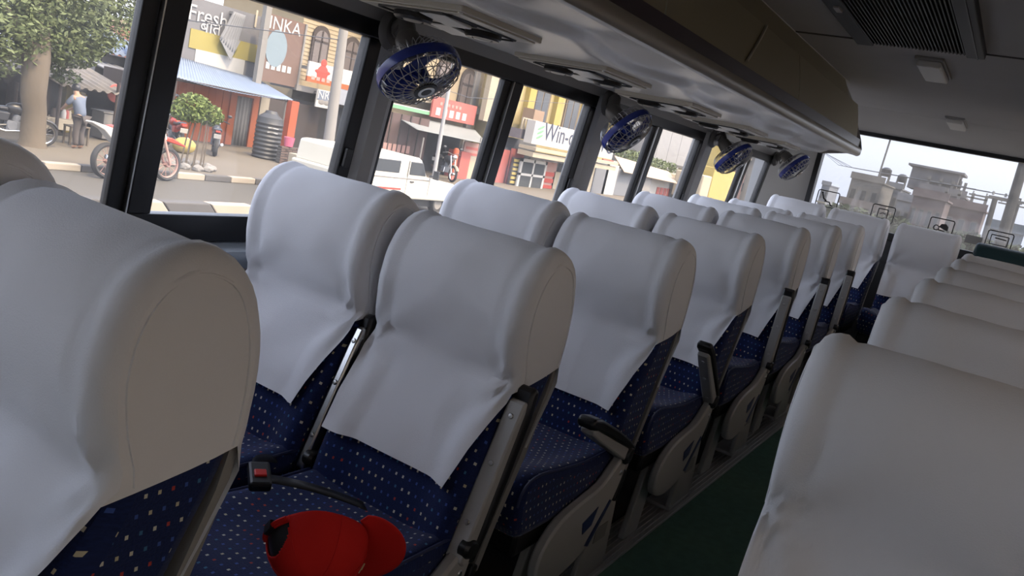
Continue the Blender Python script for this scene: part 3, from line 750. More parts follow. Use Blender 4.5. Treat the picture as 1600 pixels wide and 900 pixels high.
# ---- two-wheelers
def wheel(x, R, wdt, spokes, m_rim):
    p = [lathe([(R - .07, -wdt * .4), (R - .03, -wdt / 2), (R, -wdt * .2), (R, wdt * .2), (R - .03, wdt / 2), (R - .07, wdt * .4), (R - .07, -wdt * .4)], 28)]
    return xf(p[0], T(x, 0, R) @ RX(pi / 2)), xf(join(lathe([(R - .085, -.02), (R - .068, -.03), (R - .068, .03), (R - .085, .02), (R - .085, -.02)], 28), lathe([(0, -.05), (.05, -.05), (.06, 0), (.05, .05), (0, .05)], 14), *[tube([(.04 * cos(a), .04 * sin(a), .03 * (-1) ** i), ((R - .08) * cos(a), (R - .08) * sin(a), 0)], .006, 4) for i, a in enumerate([2 * pi * k / spokes for k in range(spokes)])]), T(x, 0, R) @ RX(pi / 2))
def motorcycle(name, label, cat, loc, rz, body, accent, dirt=False, lean_=0, s=1.0, group='parked two-wheelers along the street'):
    t = thing(name, label, cat, loc, rz, group); t.scale = (s, s, s); t.rotation_euler = (lean_, 0, rz)
    R = .33 if dirt else .31
    for x, nm in ((-.68, 'rear_wheel'), (.70, 'front_wheel')):
        a, b = wheel(x, R, .13 if x < 0 else .10, 12, CHROME)
        q = mk(nm, a, TYRE, t, smooth=True); mk('rim', b, CHROME if not dirt else PINK, q, smooth=True)
    for sgn in (-1, 1):
        mk('fork_leg', tube([(.70, sgn * .09, R), (.44, sgn * .09, .98)], .026, 8), CHROME if not dirt else PINK, t, smooth=True)
        mk('swing_arm', tube([(-.68, sgn * .08, R), (-.05, sgn * .07, .42)], .026, 6), accent if dirt else BKP, t)
    mk('frame', join(tube([(.42, 0, .95), (.10, 0, .40), (-.15, 0, .36), (-.30, 0, .72)], .03, 6), tube([(.40, 0, .92), (-.2, 0, .74), (-.75, 0, .84)], .025, 6)), BKP, t)
    mk('engine', join(box(-.12, .22, -.12, .12, .30, .52), xf(lathe([(.0, -.09), (.10, -.09), (.11, 0), (.10, .09), (0, .09)], 14), T(.12, 0, .58) @ RY(.3)), xf(lathe([(0, -.14), (.11, -.14), (.11, .14), (0, .14)], 14), T(.0, 0, .40) @ RX(pi / 2))), GRS, t, bevel=.01)
    if dirt:
        mk('fuel_tank', prism([(.38, .92), (.30, .74), (-.02, .72), (-.06, .86), (.10, .92)], -.13, .13, 'y'), WHT, t, bevel=.05)
        mk('seat', prism([(.08, .92), (-.05, .88), (-.70, .93), (-.75, .96), (-.60, .985), (-.10, .955), (.08, .97)], -.09, .09, 'y'), REDB, t, bevel=.025)
        mk('rear_fender', prism([(-.35, .90), (-.60, .92), (-1.10, 1.02), (-1.12, .99), (-.85, .88), (-.60, .66), (-.30, .66)], -.10, .10, 'y'), WHT, t, bevel=.03)
        mk('side_panel', prism([(.06, .86), (-.45, .90), (-.62, .74), (-.18, .56)], -.125, .125, 'y'), WHT, t, bevel=.02)
        mk('front_fender', prism([(.42, .82), (1.05, .70), (1.06, .73), (.70, .86), (.42, .86)], -.08, .08, 'y'), REDB, t, bevel=.02)
        mk('number_plate', prism([(.50, .80), (.56, .82), (.46, 1.06), (.41, 1.04)], -.11, .11, 'y'), WHT, t, bevel=.015)
    else:
        mk('fuel_tank', xf(ico((0, 0, 0), (.32, .15, .15), 2), T(.16, 0, .80) @ RY(.12)), body, t, smooth=True)
        mk('seat', prism([(-.10, .74), (-.78, .80), (-.85, .86), (-.70, .90), (-.40, .82), (-.12, .84)], -.13, .13, 'y'), BKP, t, bevel=.035)
        mk('tail', prism([(-.45, .62), (-.95, .80), (-.98, .88), (-.80, .84), (-.40, .74)], -.10, .10, 'y'), body, t, bevel=.03)
        mk('side_cover', prism([(-.06, .70), (-.42, .72), (-.36, .52), (-.10, .50)], -.13, .13, 'y'), body, t, bevel=.02)
        mk('front_fender', xf(lathe([(R + .02, -.07), (R + .05, 0), (R + .02, .07)], 12, 1.9), T(.70, 0, R) @ RX(pi / 2) @ RZ(.45)), accent, t, smooth=True, solid=.01)
        h = mk('headlight', xf(lathe([(0, .10), (.07, .09), (.095, .05), (.06, -.05), (0, -.07)], 16), T(.58, 0, .94) @ RY(pi / 2)), CHROME, t, smooth=True)
        mk('number_plate', xf(box(-.008, .008, -.11, .11, -.07, .07), T(-.99, 0, .66) @ RY(-.25)), WHT, t)
        mk('tail_light', box(-.995, -.96, -.07, .07, .78, .84), REDI, t, bevel=.01)
        for sg in (-1, 1): mk('mirror', join(tube([(.36, sg * .28, 1.04), (.34, sg * .34, 1.22)], .008, 5), ico((.34, sg * .36, 1.26), (.02, .075, .05), 1)), BKP, t, smooth=True)
    mk('handlebar', tube([(.28, -.38, 1.03), (.36, -.20, 1.08), (.42, 0, 1.02), (.36, .20, 1.08), (.28, .38, 1.03)], .017, 7), BKP, t, smooth=True)
    mk('exhaust', tube([(.20, -.13, .50), (.22, -.16, .32), (-.15, -.17, .28), (-.85, -.17, .42)], [.022, .022, .03, .045], 9), CHROME, t, smooth=True)
    return t
b0 = at(164, 279, Z=G); b1 = b0 + Vector((1.58, .22, 0))
motorcycle('dirt_bike', 'white and red dirt bike parked at the far kerb', 'motorcycle', tuple((b0 + b1) / 2), atan2(b1.y - b0.y, b1.x - b0.x), WHT, REDB, dirt=True, s=(b1 - b0).length / 1.38, lean_=-.05)
p = at(15, 222, Z=GP); motorcycle('motorcycle', 'black motorcycle parked left of the tree trunk', 'motorcycle', tuple(p), -.25, BKP, BKP, s=.95)
p = at(335, 244, Z=GP); motorcycle('motorcycle', 'dark motorcycle seen from behind beside the orange doorway', 'motorcycle', tuple(p + Vector((.35, .5, 0))), .95, BKP, BKP, s=.95)
p = at(285, 236, Z=GP); motorcycle('motorcycle', 'motorcycle with red bodywork half hidden behind the small shrub', 'motorcycle', tuple(p + Vector((.1, .6, 0))), 1.2, REDB, BKP, s=.95)
p = at(692, 280, Z=GP); motorcycle('motorcycle', 'motorcycle facing the street beside the lamp post', 'motorcycle', tuple(p), -2.0, BKP, CRM, s=1.1)
p = at(276, 236, Z=GP); tag(mk('sack', ico((p.x, p.y - .3, p.z + .22), (.34, .28, .24), 2, .05), YEL, smooth=True), 'yellow sack lying under the small shrub', 'sack')

# ---- stalls on the left
def corr(TLx, TRx, y0, z0, y1, z1, amp=.04, per=.24):
    n = int((TRx - TLx) / per * 4)
    def fn(u, v):
        x = TLx + (TRx - TLx) * u; d = amp * sin(2 * pi * x / per)
        return (x, y0 + (y1 - y0) * v, z0 + (z1 - z0) * v + d)
    return grid(fn, n, 4)
st = thing('market_stall', 'open roadside stall with rusty corrugated roof beside the tree', 'stall')
a = at(0, 82, Y=22.2); b = at(190, 138, Y=22.2)
x0, x1 = at(-60, 100, Y=22).x, at(193, 140, Y=22).x
mk('roof_sheet', corr(x0, at(66, 100, Y=22).x, 21.3, at(20, 112, Y=21.3).z, 24.2, at(20, 80, Y=24.2).z), RUST, st, smooth=True, solid=.01)
mk('roof_sheet', corr(at(66, 100, Y=22).x + .05, x1, 21.3, at(130, 138, Y=21.3).z, 24.2, at(130, 100, Y=24.2).z), RUST, st, smooth=True, solid=.01)
zr = at(100, 125, Y=22).z
mk('back_wall', box(x0, x1 + .3, 24.0, 24.1, GP, zr), DKIN, st)  # wall coloured near-black for the shade inside the stall
mk('side_wall', box(x1 + .15, x1 + .25, 21.6, 24.0, GP, zr - .15), DKW, st)
mk('divider', box(at(40, 150, Y=23).x, at(40, 150, Y=23).x + .1, 22, 24, GP, zr), DKW, st)
q = at(109, 165, Y=22.6); mk('yellow_post', box(q.x - .13, q.x + .13, 22.6, 22.8, GP, zr), YEL, st)
for px in (90, 22, 180):
    q = at(px, 180, Y=21.4); mk('pole', cyl((q.x, 21.4, GP), (q.x, 21.4, at(px, 128, Y=21.4).z), .045, 8), DKW, st)
for i, (px, py) in enumerate(((118, 148), (123, 149), (129, 150), (117, 158), (124, 160), (130, 152), (120, 168))):
    q = at(px, py, Y=22.3); tag(mk('snack_packet', xf(box(-.07, .07, -.02, .02, -.10, .10), T(q.x, q.y, q.z) @ RY(.1 * i)), YEL if i % 2 else CRM, bevel=.015), ['leftmost', 'second', 'third', 'lower left', 'lower middle', 'rightmost', 'lowest'][i] + ' of the snack packets hanging in the dark stall', 'packet', 'snack packets hanging in the stall')
tt = thing('cloth_table', 'cream cloth-covered table in front of the stall', 'table')
X0, X1, Z0, Z1 = ext((72, 182), (126, 202), 21.6)
ztop = Z1 - .02
mk('tablecloth', join(box(X0, X1, 21.55, 22.4, ztop - .02, ztop), box(X0, X1, 21.53, 21.55, ztop - .28, ztop)), CRM, tt, bevel=.01)
for lx in (X0 + .06, X1 - .06):
    for ly in (21.62, 22.3): mk('leg', box(lx - .03, lx + .03, ly - .03, ly + .03, GP, ztop - .02), DKW, tt)
mk('undershelf', box(X0 + .05, X1 - .05, 21.65, 22.3, GP + .25, GP + .29), DKW, tt)
for i, px in enumerate((80, 96, 101, 104)):
    q = at(px, 178, Y=22.0); tag(mk('jar', xf(lathe([(0, 0), (.07, 0), (.075, .03), (.075, .17), (.05, .20), (.05, .24), (0, .24)], 12), T(q.x, 21.9, ztop)), (DKW, WHT, REDS, CRM)[i], smooth=True), ['dark jar at the tree end of the cream table', 'white jar on the cream table beside the thin pole', 'red jar on the cream table', 'cream jar nearest the yellow post on the cream table'][i], 'jar', 'jars on the stall table')
for i, px in enumerate((112, 122)):
    q = at(px, 226, Z=GP)
    s = thing('wooden_stool', ['brown wooden stool beside the cream table', 'brown wooden stool next to the person'][i], 'stool', (q.x, q.y, GP), .3 * i, 'stools at the stall')
    mk('seat', box(-.17, .17, -.17, .17, .44, .48), BARK, s, bevel=.01)
    for lx in (-.14, .14):
        for ly in (-.14, .14): mk('leg', box(lx - .02, lx + .02, ly - .02, ly + .02, 0, .44), BARK, s)
# a person at the table, seen from behind, leaning over it
q = at(132, 236, Z=GP)
pe = thing('person', 'person in a blue-grey shirt and dark trousers bending over the stall table', 'person', (q.x, q.y + .3, GP), 1.9); pe.scale = (.9, .9, .9)
def skin(name, joints, edges, radii, m, parent):
    me = bpy.data.meshes.new(name); me.from_pydata(joints, edges, []); me.update(); me.materials.append(m)
    o = bpy.data.objects.new(name, me); COL.objects.link(o); o.parent = parent
    s = o.modifiers.new('skin', 'SKIN'); sv = me.skin_vertices[0].data
    for i, r in enumerate(radii): sv[i].radius = (r, r)
    sv[0].use_root = True; s.use_smooth_shade = True
    u = o.modifiers.new('sub', 'SUBSURF'); u.levels = u.render_levels = 1
    return o
SKN = mat('skin_brown', (.28, .16, .10), .6); SHIRT = mat('blue_grey_shirt', (.09, .11, .15), .85); TROU = mat('dark_brown_trousers', (.055, .045, .04), .85)
J = [(0, 0, .86), (.06, 0, 1.08), (.16, 0, 1.30), (.21, 0, 1.42), (.26, 0, 1.56), (.15, .17, 1.34), (.30, .22, 1.12), (.46, .16, .98), (.15, -.17, 1.34), (.32, -.22, 1.10), (.48, -.14, .98), (-.02, .10, .80), (.02, .11, .45), (-.03, .12, .07), (.09, .12, .03), (-.02, -.10, .80), (.05, -.11, .45), (-.02, -.12, .07), (.10, -.12, .03), (.53, .15, .95), (.55, -.13, .95)]
E_ = [(0, 1), (1, 2), (2, 3), (3, 4), (2, 5), (5, 6), (6, 7), (2, 8), (8, 9), (9, 10), (0, 11), (11, 12), (12, 13), (13, 14), (0, 15), (15, 16), (16, 17), (17, 18), (7, 19), (10, 20)]
Rr = [.10, .09, .10, .055, .10, .075, .05, .035, .075, .05, .035, .095, .07, .05, .04, .095, .07, .05, .04, .03, .03]
body = skin('body', J, E_, Rr, SKN, pe)
cl_ = skin('shirt', [(-.01, 0, .78), J[1], J[2], J[5], J[6], J[8], J[9]], [(0, 1), (1, 2), (2, 3), (3, 4), (2, 5), (5, 6)], [.17, .155, .165, .095, .07, .095, .07], SHIRT, pe)
skin('trousers', [J[0], J[11], J[12], J[13], J[15], J[16], J[17]], [(0, 1), (1, 2), (2, 3), (0, 4), (4, 5), (5, 6)], [.155, .115, .09, .07, .115, .09, .07], TROU, pe)
mk('hair', ico((.25, 0, 1.60), (.115, .10, .11), 2), BKP, pe, smooth=True)
q = at(185, 222, Z=GP)
tag(mk('display_crate', join(box(q.x - .5, q.x + .55, q.y, q.y + .6, GP + .04, GP + .75), box(q.x - .54, q.x + .59, q.y - .03, q.y + .63, GP + .75, GP + .79)), STONE, bevel=.015), 'grey wooden crate table at the end of the stall', 'crate')
tag(mk('water_drum', xf(lathe([(0, 0), (.19, 0), (.20, .1), (.19, .3), (.20, .5), (.18, .56), (.09, .58), (.09, .64), (0, .64)], 16), T(q.x + .75, q.y - .25, GP)), mat('blue_drum', (.25, .33, .40), .4), smooth=True), 'pale blue plastic water drum beside the dirt bike', 'drum')
tag(mk('red_fan_sign', xf(lathe([(0, -.02), (.24, -.02), (.26, 0), (.24, .02), (0, .02)], 20), T(*at(181, 146, Y=22.0)) @ RX(pi / 2)), REDS, smooth=True), 'round red disc hanging at the right end of the stall', 'sign')

# ---- shed with the blue-grey roof and the houses behind
hs = thing('shed', 'grey-walled shed with a sloping blue tin roof', 'shed')
X0, X1, Z0, Z1 = ext((150, 92), (232, 130), 27)
mk('wall', box(X0, X1 + .1, 27, 31, GP, at(190, 90, Y=27).z), STONE, hs)
zz = at(190, 84, Y=26.7).z
mk('roof', xf(corr(X0 - .2, X1 + .3, 26.5, zz - .05, 31, zz + .9), T(0, 0, 0)), BLUS, hs, smooth=True, solid=.012)
X0, X1, Z0, Z1 = ext((140, 100), (222, 140), 24.6)
mk('lean_to_roof', corr(X0 + 1.2, X1 + .5, 23.2, at(205, 138, Y=23.2).z, 26.9, at(200, 105, Y=26.9).z), TIN, hs, smooth=True, solid=.012)
hb = thing('yellow_house', 'lime-yellow two-storey house with a white window far behind the tree', 'house')
X0, X1, Z0, Z1 = ext((165, 22), (262, 75), 42)
mk('wall', box(X0, X1 + 6, 42, 50, GP, Z1), OM('lime_yellow_plaster', (.42, .40, .10)), hb)
mk('ledge', box(X0 - .3, X1 + 6.3, 41.6, 42.2, at(210, 38, Y=42).z - .15, at(210, 38, Y=42).z + .1), CRM, hb)
q = at(218, 52, Y=42)
wi = mk('window', join(*[box(q.x - .75 + i * .5, q.x - .75 + i * .5 + .07, 41.9, 42, q.z - .5, q.z + .5) for i in range(4)], *[box(q.x - .75, q.x + .82, 41.9, 42, q.z - .5 + i * .47, q.z - .43 + i * .47) for i in range(3)]), WHT, hb)
mk('pane', box(q.x - .72, q.x + .8, 41.96, 42, q.z - .48, q.z + .48), GLZ, wi)
q = at(178, 62, Y=38); tag(mk('red_roof_house', join(prism([(-3.2, 0), (3.2, 0), (0, 1.6)], -2, 2, 'y')[0:2] and xf(prism([(-3.2, 0), (3.2, 0), (1.2, 1.5), (-1.2, 1.5)], -2, 2, 'y'), T(q.x + .6, 38, q.z - .8)), box(q.x - 2.2, q.x + 3.4, 37, 40, GP, q.z - .8)), OM('faded_red_roof', (.42, .17, .13))), 'house with a faded red roof behind the shed', 'house')

# ---- painted advertisement wall, blue awning and orange shop
wl_ = thing('advert_wall', 'grey wall with faded painted advertisement above the blue awning', 'wall')
X0 = at(272, 30, Y=25.6).x; X1 = at(418, 60, Y=25.6).x
zt = at(330, 3, Y=25.6).z
mk('wall', box(X0 - 1, X1, 25.6, 26.4, GP, zt), GREYP, wl_)
zy1, zy0, zw0 = at(330, 52, Y=25.55).z, at(330, 82, Y=25.55).z, at(330, 112, Y=25.55).z
mk('yellow_panel', box(at(300, 50, Y=25.5).x, X1 - .05, 25.57, 25.6, zy0, zy1), YELP, wl_)
mk('white_panel', box(at(308, 80, Y=25.5).x, X1 - .9, 25.57, 25.6, zw0 - .5, zy0), WHT, wl_)
q = at(326, 27, Y=25.55); mk('lettering', face_street(txt('Fresh', .75), q.x, 25.56, q.z), WINK, wl_)
q = at(326, 43, Y=25.55); mk('lettering', face_street(txt('\u092c\u093e\u0924', .62), q.x + .1, 25.56, q.z), WINK, wl_)
q = at(408, 33, Y=25.55); mk('lettering', face_street(txt('10', .9), q.x, 25.56, q.z), CRM, wl_)
c_ = thing('corrugated_sheet', 'loose diamond-shaped corrugated sheet hanging on the painted wall', 'metal sheet')
P_ = [at(*p_, Y=25.35) for p_ in ((366, 18), (383, 24), (376, 64), (360, 94), (343, 60))]
def cs(u, v):
    A_ = P_[4].lerp(P_[3], v); B_ = P_[0].lerp(P_[1], v * .99)
    a_ = P_[0].lerp(P_[4], v); b_ = P_[1].lerp(P_[2].lerp(P_[3], v * .5), v)
    c0 = P_[0].lerp(P_[4], u); c1 = P_[1].lerp(P_[3].lerp(P_[2], .35), u)
    p_ = c0.lerp(c1, v); return (p_.x, p_.y + .03 * sin(v * 42), p_.z)
mk('sheet', grid(cs, 8, 60), TIN, c_, smooth=True, solid=.01)
mk('hook', box(P_[0].x, P_[0].x + .1, 25.36, 25.598, P_[0].z - .1, P_[0].z), STONE, c_)
mk('torn_corner', (lambda a, b, c: ([tuple(a), tuple(b), tuple(c), tuple(a + Vector((0, .03, 0))), tuple(b + Vector((0, .03, 0))), tuple(c + Vector((0, .03, 0)))], [(0, 1, 2), (5, 4, 3), (0, 3, 4, 1), (1, 4, 5, 2), (2, 5, 3, 0)]))(P_[4], P_[3], P_[2]), TIN, c_)
aw = thing('blue_awning', 'sloping blue tin awning over the orange shop', 'awning')
A0, A1, A2, A3 = at(268, 86, Y=25.5), at(402, 124, Y=25.5), at(458, 157, Y=22.6), at(262, 117, Y=22.6)
def awf(u, v):
    p_ = A0.lerp(A1, u).lerp(A3.lerp(A2, u), v); return (p_.x, p_.y, p_.z + .012 * sin(u * 260) - .12 * sin(pi * u) * v)
mk('sheet', grid(awf, 240, 6), BLUS, aw, smooth=True, solid=.012)
mk('front_rail', tube([A3 + Vector((0, .05, -.06)), A2 + Vector((-.1, .05, -.06))], .03, 6), DKW, aw)
q = at(441, 200, Y=22.7); mk('post', cyl((q.x, 22.7, GP), (q.x, 22.7, at(445, 156, Y=22.7).z), .04, 8), STONE, aw)
q = at(272, 150, Y=22.7); mk('post', cyl((q.x, 22.7, GP), (q.x, 22.7, at(272, 122, Y=22.7).z), .04, 8), DKW, aw)
os_ = thing('orange_shop', 'orange-painted shop front with an open doorway', 'shop')
YS = 24.4
zt2 = at(352, 146, Y=YS).z + .12
xd0, xd1 = at(354, 190, Y=YS).x, at(398, 200, Y=YS).x
x = xd0 - 3.9; i = 0
while x < xd0 - .01:
    mk('plank', box(x + .012, min(x + .30, xd0), YS + .01 * (i % 2), YS + .06, GP, zt2), ORNG, os_); x += .30; i += 1
mk('backing_wall', box(xd0 - 4.0, xd1 + 3.2, YS + .07, YS + 1.2, GP, zt2), DKW, os_)
zd = at(375, 150, Y=YS).z
mk('door_frame', join(box(xd0, xd0 + .28, YS - .06, YS + .06, GP, zd), box(xd1 - .28, xd1, YS - .06, YS + .06, GP, zd), box(xd0, xd1, YS - .06, YS + .06, zd, zd + .2)), ORNG, os_, bevel=.01)
mk('door_curtain', grid(lambda u, v: (xd0 + .28 + (xd1 - xd0 - .56) * u, YS + .04 + .02 * sin(u * 30), GP + (zd - GP) * v), 30, 2), STONE, os_, smooth=True, solid=.01)
mk('cream_column', box(xd1 + .02, xd1 + .42, YS - .1, YS + .3, GP, zt2), CRM, os_)
mk('transom_board', box(xd0 - 3.9, xd1 + .5, YS - .05, YS + .04, zd + .22, zd + .5), DKW, os_)
q = at(423, 250, Z=GP)
wt_ = thing('water_tank', 'black ribbed plastic water tank beside the orange shop', 'water tank', (q.x, q.y + .3, GP))
pr = [(0, 0), (.42, 0)]
for i in range(9): pr += [(.45, .05 + i * .14), (.42, .11 + i * .14)]
pr += [(.40, 1.36), (.22, 1.50), (.18, 1.58), (0, 1.60)]
mk('drum', lathe(pr, 24), mat('black_tank_plastic', (.025, .025, .025), .5), wt_, smooth=True, ang=25)
mk('print_band', xf(box(-.17, .17, -.475, -.455, -.015, .015), T(.05, .02, 1.05) @ RZ(-.5)), WINK, wt_)
mk('print_band', xf(box(-.17, .17, -.475, -.455, -.015, .015), T(.05, .02, .90) @ RZ(-.5)), WINK, wt_)
# low brick wall with separate bricks
bw = thing('brick_wall', 'low wall of dark bricks right of the black water tank', 'wall')
X0, X1, Z0, Z1 = ext((441, 228), (487, 258), 20.6)
bm = OM('dull_brick', (.17, .11, .085)); first = None
mk('mortar', box(X0, X1, 20.63, 20.80, GP, Z1 - .02), STONE, bw)
nr = 7; bh = (Z1 - GP) / nr
for r in range(nr):
    x = X0 - (.16 if r % 2 else 0)
    while x < X1 - .05:
        if first is None: o = first = mk('brick', box(0, .30, 0, .2, 0, bh - .02), bm, bw)
        else: o = first.copy(); COL.objects.link(o)
        o.location = (max(x, X0), 20.6, GP + r * bh); x += .32
tag(mk('pink_bucket', xf(lathe([(0, 0), (.14, 0), (.18, .3), (.17, .3), (.13, .02), (0, .02)], 14), T(X0 + .35, 20.7, Z1 + .0)), mat('pink_plastic', (.45, .10, .16), .4), smooth=True), 'pink plastic bucket on the low brick wall', 'bucket')
oc = at(457, 195, Y=22.4)
tag(mk('orange_pillar', join(box(oc.x - .17, oc.x + .17, 22.4, 22.7, GP, at(458, 158, Y=22.4).z), box(oc.x - .22, oc.x + .22, 22.35, 22.75, GP, GP + .15)), ORNG2, bevel=.01), 'bright orange-red square pillar beside the dark shop opening', 'pillar')

# ---- brown billboard, beige brick building with arched windows, signboards, concrete pole
bb = thing('brown_billboard', 'tall faded brown billboard lettered INKA', 'billboard')
X0, X1, Z0, Z1 = ext((423, 21), (462, 137), 24.6)
mk('board', box(X0, X1, 24.6, 24.7, Z0, Z1), BRN, bb)
mk('edge', join(box(X0 - .25, X0, 24.55, 24.75, Z0 - .4, Z1 + .4), box(X1, X1 + .08, 24.55, 24.75, Z0, Z1)), STONE, bb)
q = at(447, 42, Y=24.55); mk('lettering', face_street(txt('INKA', .66), q.x, 24.59, q.z), WINK, bb)
q = at(433, 76, Y=24.55); mk('emblem', xf(lathe([(0, -.01), (.5, -.01), (.5, .01), (0, .01)], 20), T(q.x, 24.59, q.z) @ RX(pi / 2) @ Matrix.Scale(1.35, 4, (0, 1, 0))), LBL, bb)
q = at(436, 106, Y=24.55); mk('caption_bar', join(*[box(q.x - .6 + .26 * i, q.x - .42 + .26 * i, 24.585, 24.6, q.z - .12, q.z + .12) for i in range(5)]), WINK, bb)
bd = thing('brick_building', 'beige brick building with arched windows above the signboards', 'building')
YB = 26.0
X0 = at(470, 60, Y=YB).x; X1 = at(600, 150, Y=24.5).x - .1
zt = at(500, -60, Y=YB).z
mk('wall', box(X0, X1, YB, YB + 5, GP, zt), BEIGE, bd)
# brick courses as raised joints you can tell apart from the bus
mk('brick_courses', join(*[box(X0, X1, YB - .018, YB, z_, z_ + .10) for z_ in [at(500, 130, Y=YB).z + .16 * i for i in range(34)]]), OM('beige_brick_course', (.52, .415, .26)), bd)['kind'] = 'stuff'
def arch(px, py, w_, h_, parent, Y):
    q = at(px, py, Y=Y)
    out = [(q.x - w_ / 2, q.z - h_ / 2), (q.x + w_ / 2, q.z - h_ / 2)] + [(q.x + w_ / 2 * cos(a), q.z + h_ / 2 - w_ / 2 + w_ / 2 * sin(a)) for a in [pi * k / 12 for k in range(13)]]
    o = mk('arched_window', prism(out, Y - .10, Y - .02, 'y'), DKW, parent)
    k = .78
    inn = [(q.x + (a - q.x) * k, q.z + (b - q.z) * k) for a, b in out]
    mk('pane', prism(inn, Y - .12, Y - .10, 'y'), OM('dusty_pane', (.20, .16, .14), .4), o)
    mk('glazing_bars', join(box(q.x - .03, q.x + .03, Y - .15, Y - .12, q.z - h_ * .38, q.z + h_ * .38), box(q.x - w_ * .38, q.x + w_ * .38, Y - .15, Y - .12, q.z + h_ * .12, q.z + h_ * .16)), DKW, o)
arch(498, 74, .95, 1.75, bd, YB); arch(546, 90, .95, 1.75, bd, YB)
mk('shop_shade_panel', box(X0 - 1.0, X1 - .5, YB - 1.2, YB - 1.0, GP, at(490, 160, Y=YB - 1).z), DKIN, bd)  # near-black panel stands in for the shaded shop interior
mk('ledge', box(X0 - 1.2, X1, YB - 1.5, YB, at(470, 138, Y=YB - 1).z - .1, at(470, 138, Y=YB - 1).z + .12), STONE, bd)
sg = thing('signboard', 'white signboard with a red emblem and an orange lower band', 'sign')
X0, X1, Z0, Z1 = ext((484, 95), (522, 136), 24.2)
zb_ = Z0 + (Z1 - Z0) * .26
mk('board', box(X0, X1, 24.2, 24.28, zb_, Z1), WHT, sg); mk('orange_band', box(X0, X1, 24.19, 24.28, Z0, zb_), ORNG, sg)
mx, mz = (X0 + X1) / 2, (zb_ + Z1) / 2
mk('emblem', join(xf(ico((0, 0, 0), (.30, .012, .34), 1), T(mx, 24.19, mz - .08)), xf(ico((0, 0, 0), (.16, .012, .16), 1), T(mx, 24.19, mz + .32)), xf(ico((0, 0, 0), (.42, .012, .10), 1), T(mx, 24.19, mz - .02))), REDI, sg)
mk('wall_bracket', join(box(X0 + .2, X0 + .3, 24.28, 25.99, Z1 - .3, Z1 - .2), box(X1 - .3, X1 - .2, 24.28, 25.99, Z1 - .3, Z1 - .2)), STONE, sg)
mk('caption_bar', join(*[box(X0 + .2 + .27 * i, X0 + .38 + .27 * i, 24.18, 24.19, Z0 + .10, Z0 + .24) for i in range(int((X1 - X0 - .3) / .27))]), PINK, sg)
sg = thing('signboard', 'small white signboard lettered NRS hanging under the emblem board', 'sign')
X0, X1, Z0, Z1 = ext((497, 139), (517, 171), 24.0)
mk('board', box(X0, X1, 24.0, 24.06, Z0, Z1), WHT, sg); mk('blue_panel', box(X0 + .03, X1 - .03, 23.985, 24.0, Z0 + (Z1 - Z0) * .42, Z1 - .04), mat('grey_blue_ink', (.10, .12, .155), .6), sg)
mk('lettering', face_street(txt('NRS', .46), (X0 + X1) / 2, 23.98, Z0 + (Z1 - Z0) * .7), WINK, sg)
mk('wall_bracket', box(X0 + .3, X0 + .4, 24.06, 25.99, Z1 - .2, Z1 - .1), STONE, sg)
mk('picture_blobs', join(ico(((X0 * 2 + X1) / 3, 23.99, Z0 + .22), (.17, .012, .10), 1), ico(((X0 + X1 * 2) / 3, 23.99, Z0 + .22), (.17, .012, .10), 1)), STONE, sg)
sg = thing('signboard', 'white and red signboard right of the concrete pole', 'sign')
X0, X1, Z0, Z1 = ext((537, 108), (575, 172), 24.0)
mk('board', box(X0, X1, 24.0, 24.06, Z0 + .8, Z1), WHT, sg); mk('orange_band', box(X0, X1, 23.99, 24.06, Z0 + .62, Z0 + .82), ORNG, sg); mk('wall_bracket', box(X0 + .5, X0 + .6, 24.06, 25.99, Z1 - .3, Z1 - .2), STONE, sg); mk('blue_board', box(X0, X1, 24.0, 24.06, Z0, Z0 + .62), mat('pale_grey_blue', (.2, .21, .23), .6), sg)
a, b = at(507, 268, Z=GP), at(538, 40, Y=20.5)
pl = thing('concrete_pole', 'thick grey concrete utility pole in front of the signboards', 'pole')
d = b - a
mk('shaft', tube([a, a + d * 1.5], [.20, .13], 12), STONE, pl, smooth=True); mk('footing', xf(lathe([(0, 0), (.34, 0), (.30, .18), (0, .2)], 12), T(*a)), STONE, pl)
mk('wire', tube([a + d * .90, a + d * .62 + Vector((-6, 2, .6)), a + d * .66 + Vector((-12, 3, .8))], .015, 5), BKP, pl)
mk('wire', tube([a + d * .8, a + d * .74 + Vector((8, .3, .0)), a + d * .86 + Vector((18, .6, .5))], .012, 5), BKP, pl)
# ---- white jeep pickup
YJ = 13.9
jx0 = at(580, 262, Y=YJ).x; jr0 = at(594, 236, Y=YJ); jr1 = at(662, 251, Y=YJ); ja = at(671, 279, Y=YJ); jb = at(630, 310, Y=YJ)
zr_, zs, zb = (jr0.z + jr1.z) / 2, ja.z, jb.z
je = thing('jeep', 'white hard-top jeep pickup driving past on the street', 'jeep')
x0_, x1_ = jx0 - 1.1, jr1.x
hood = ja.x + 1.35
mk('body', prism([(x0_, zb), (x0_ - .03, zs - .02), (ja.x, zs), (hood - .15, zs - .10), (hood, zs - .22), (hood + .04, zb + .05), (hood - .2, zb - .02)], YJ, YJ + 1.65, 'y'), WPNT, je, bevel=.05)
mk('hard_top', prism([(x0_ + .05, zs - .04), (x0_ + .12, zr_ - .03), (x0_ + .3, zr_), (jr1.x - .1, zr_), (jr1.x + .02, zr_ - .05), (ja.x, zs - .04)], YJ + .05, YJ + 1.60, 'y'), WPNT, je, bevel=.05)
def jw(TL, BR, nm):
    a, b = at(*TL, Y=YJ), at(*BR, Y=YJ)
    return mk(nm, box(a.x, b.x, YJ + .035, YJ + .06, min(a.z, b.z), max(a.z, b.z)), GLZ, je, bevel=.03)
a, b = at(592, 245, Y=YJ), at(627, 264, Y=YJ); zc = (a.z + b.z) / 2
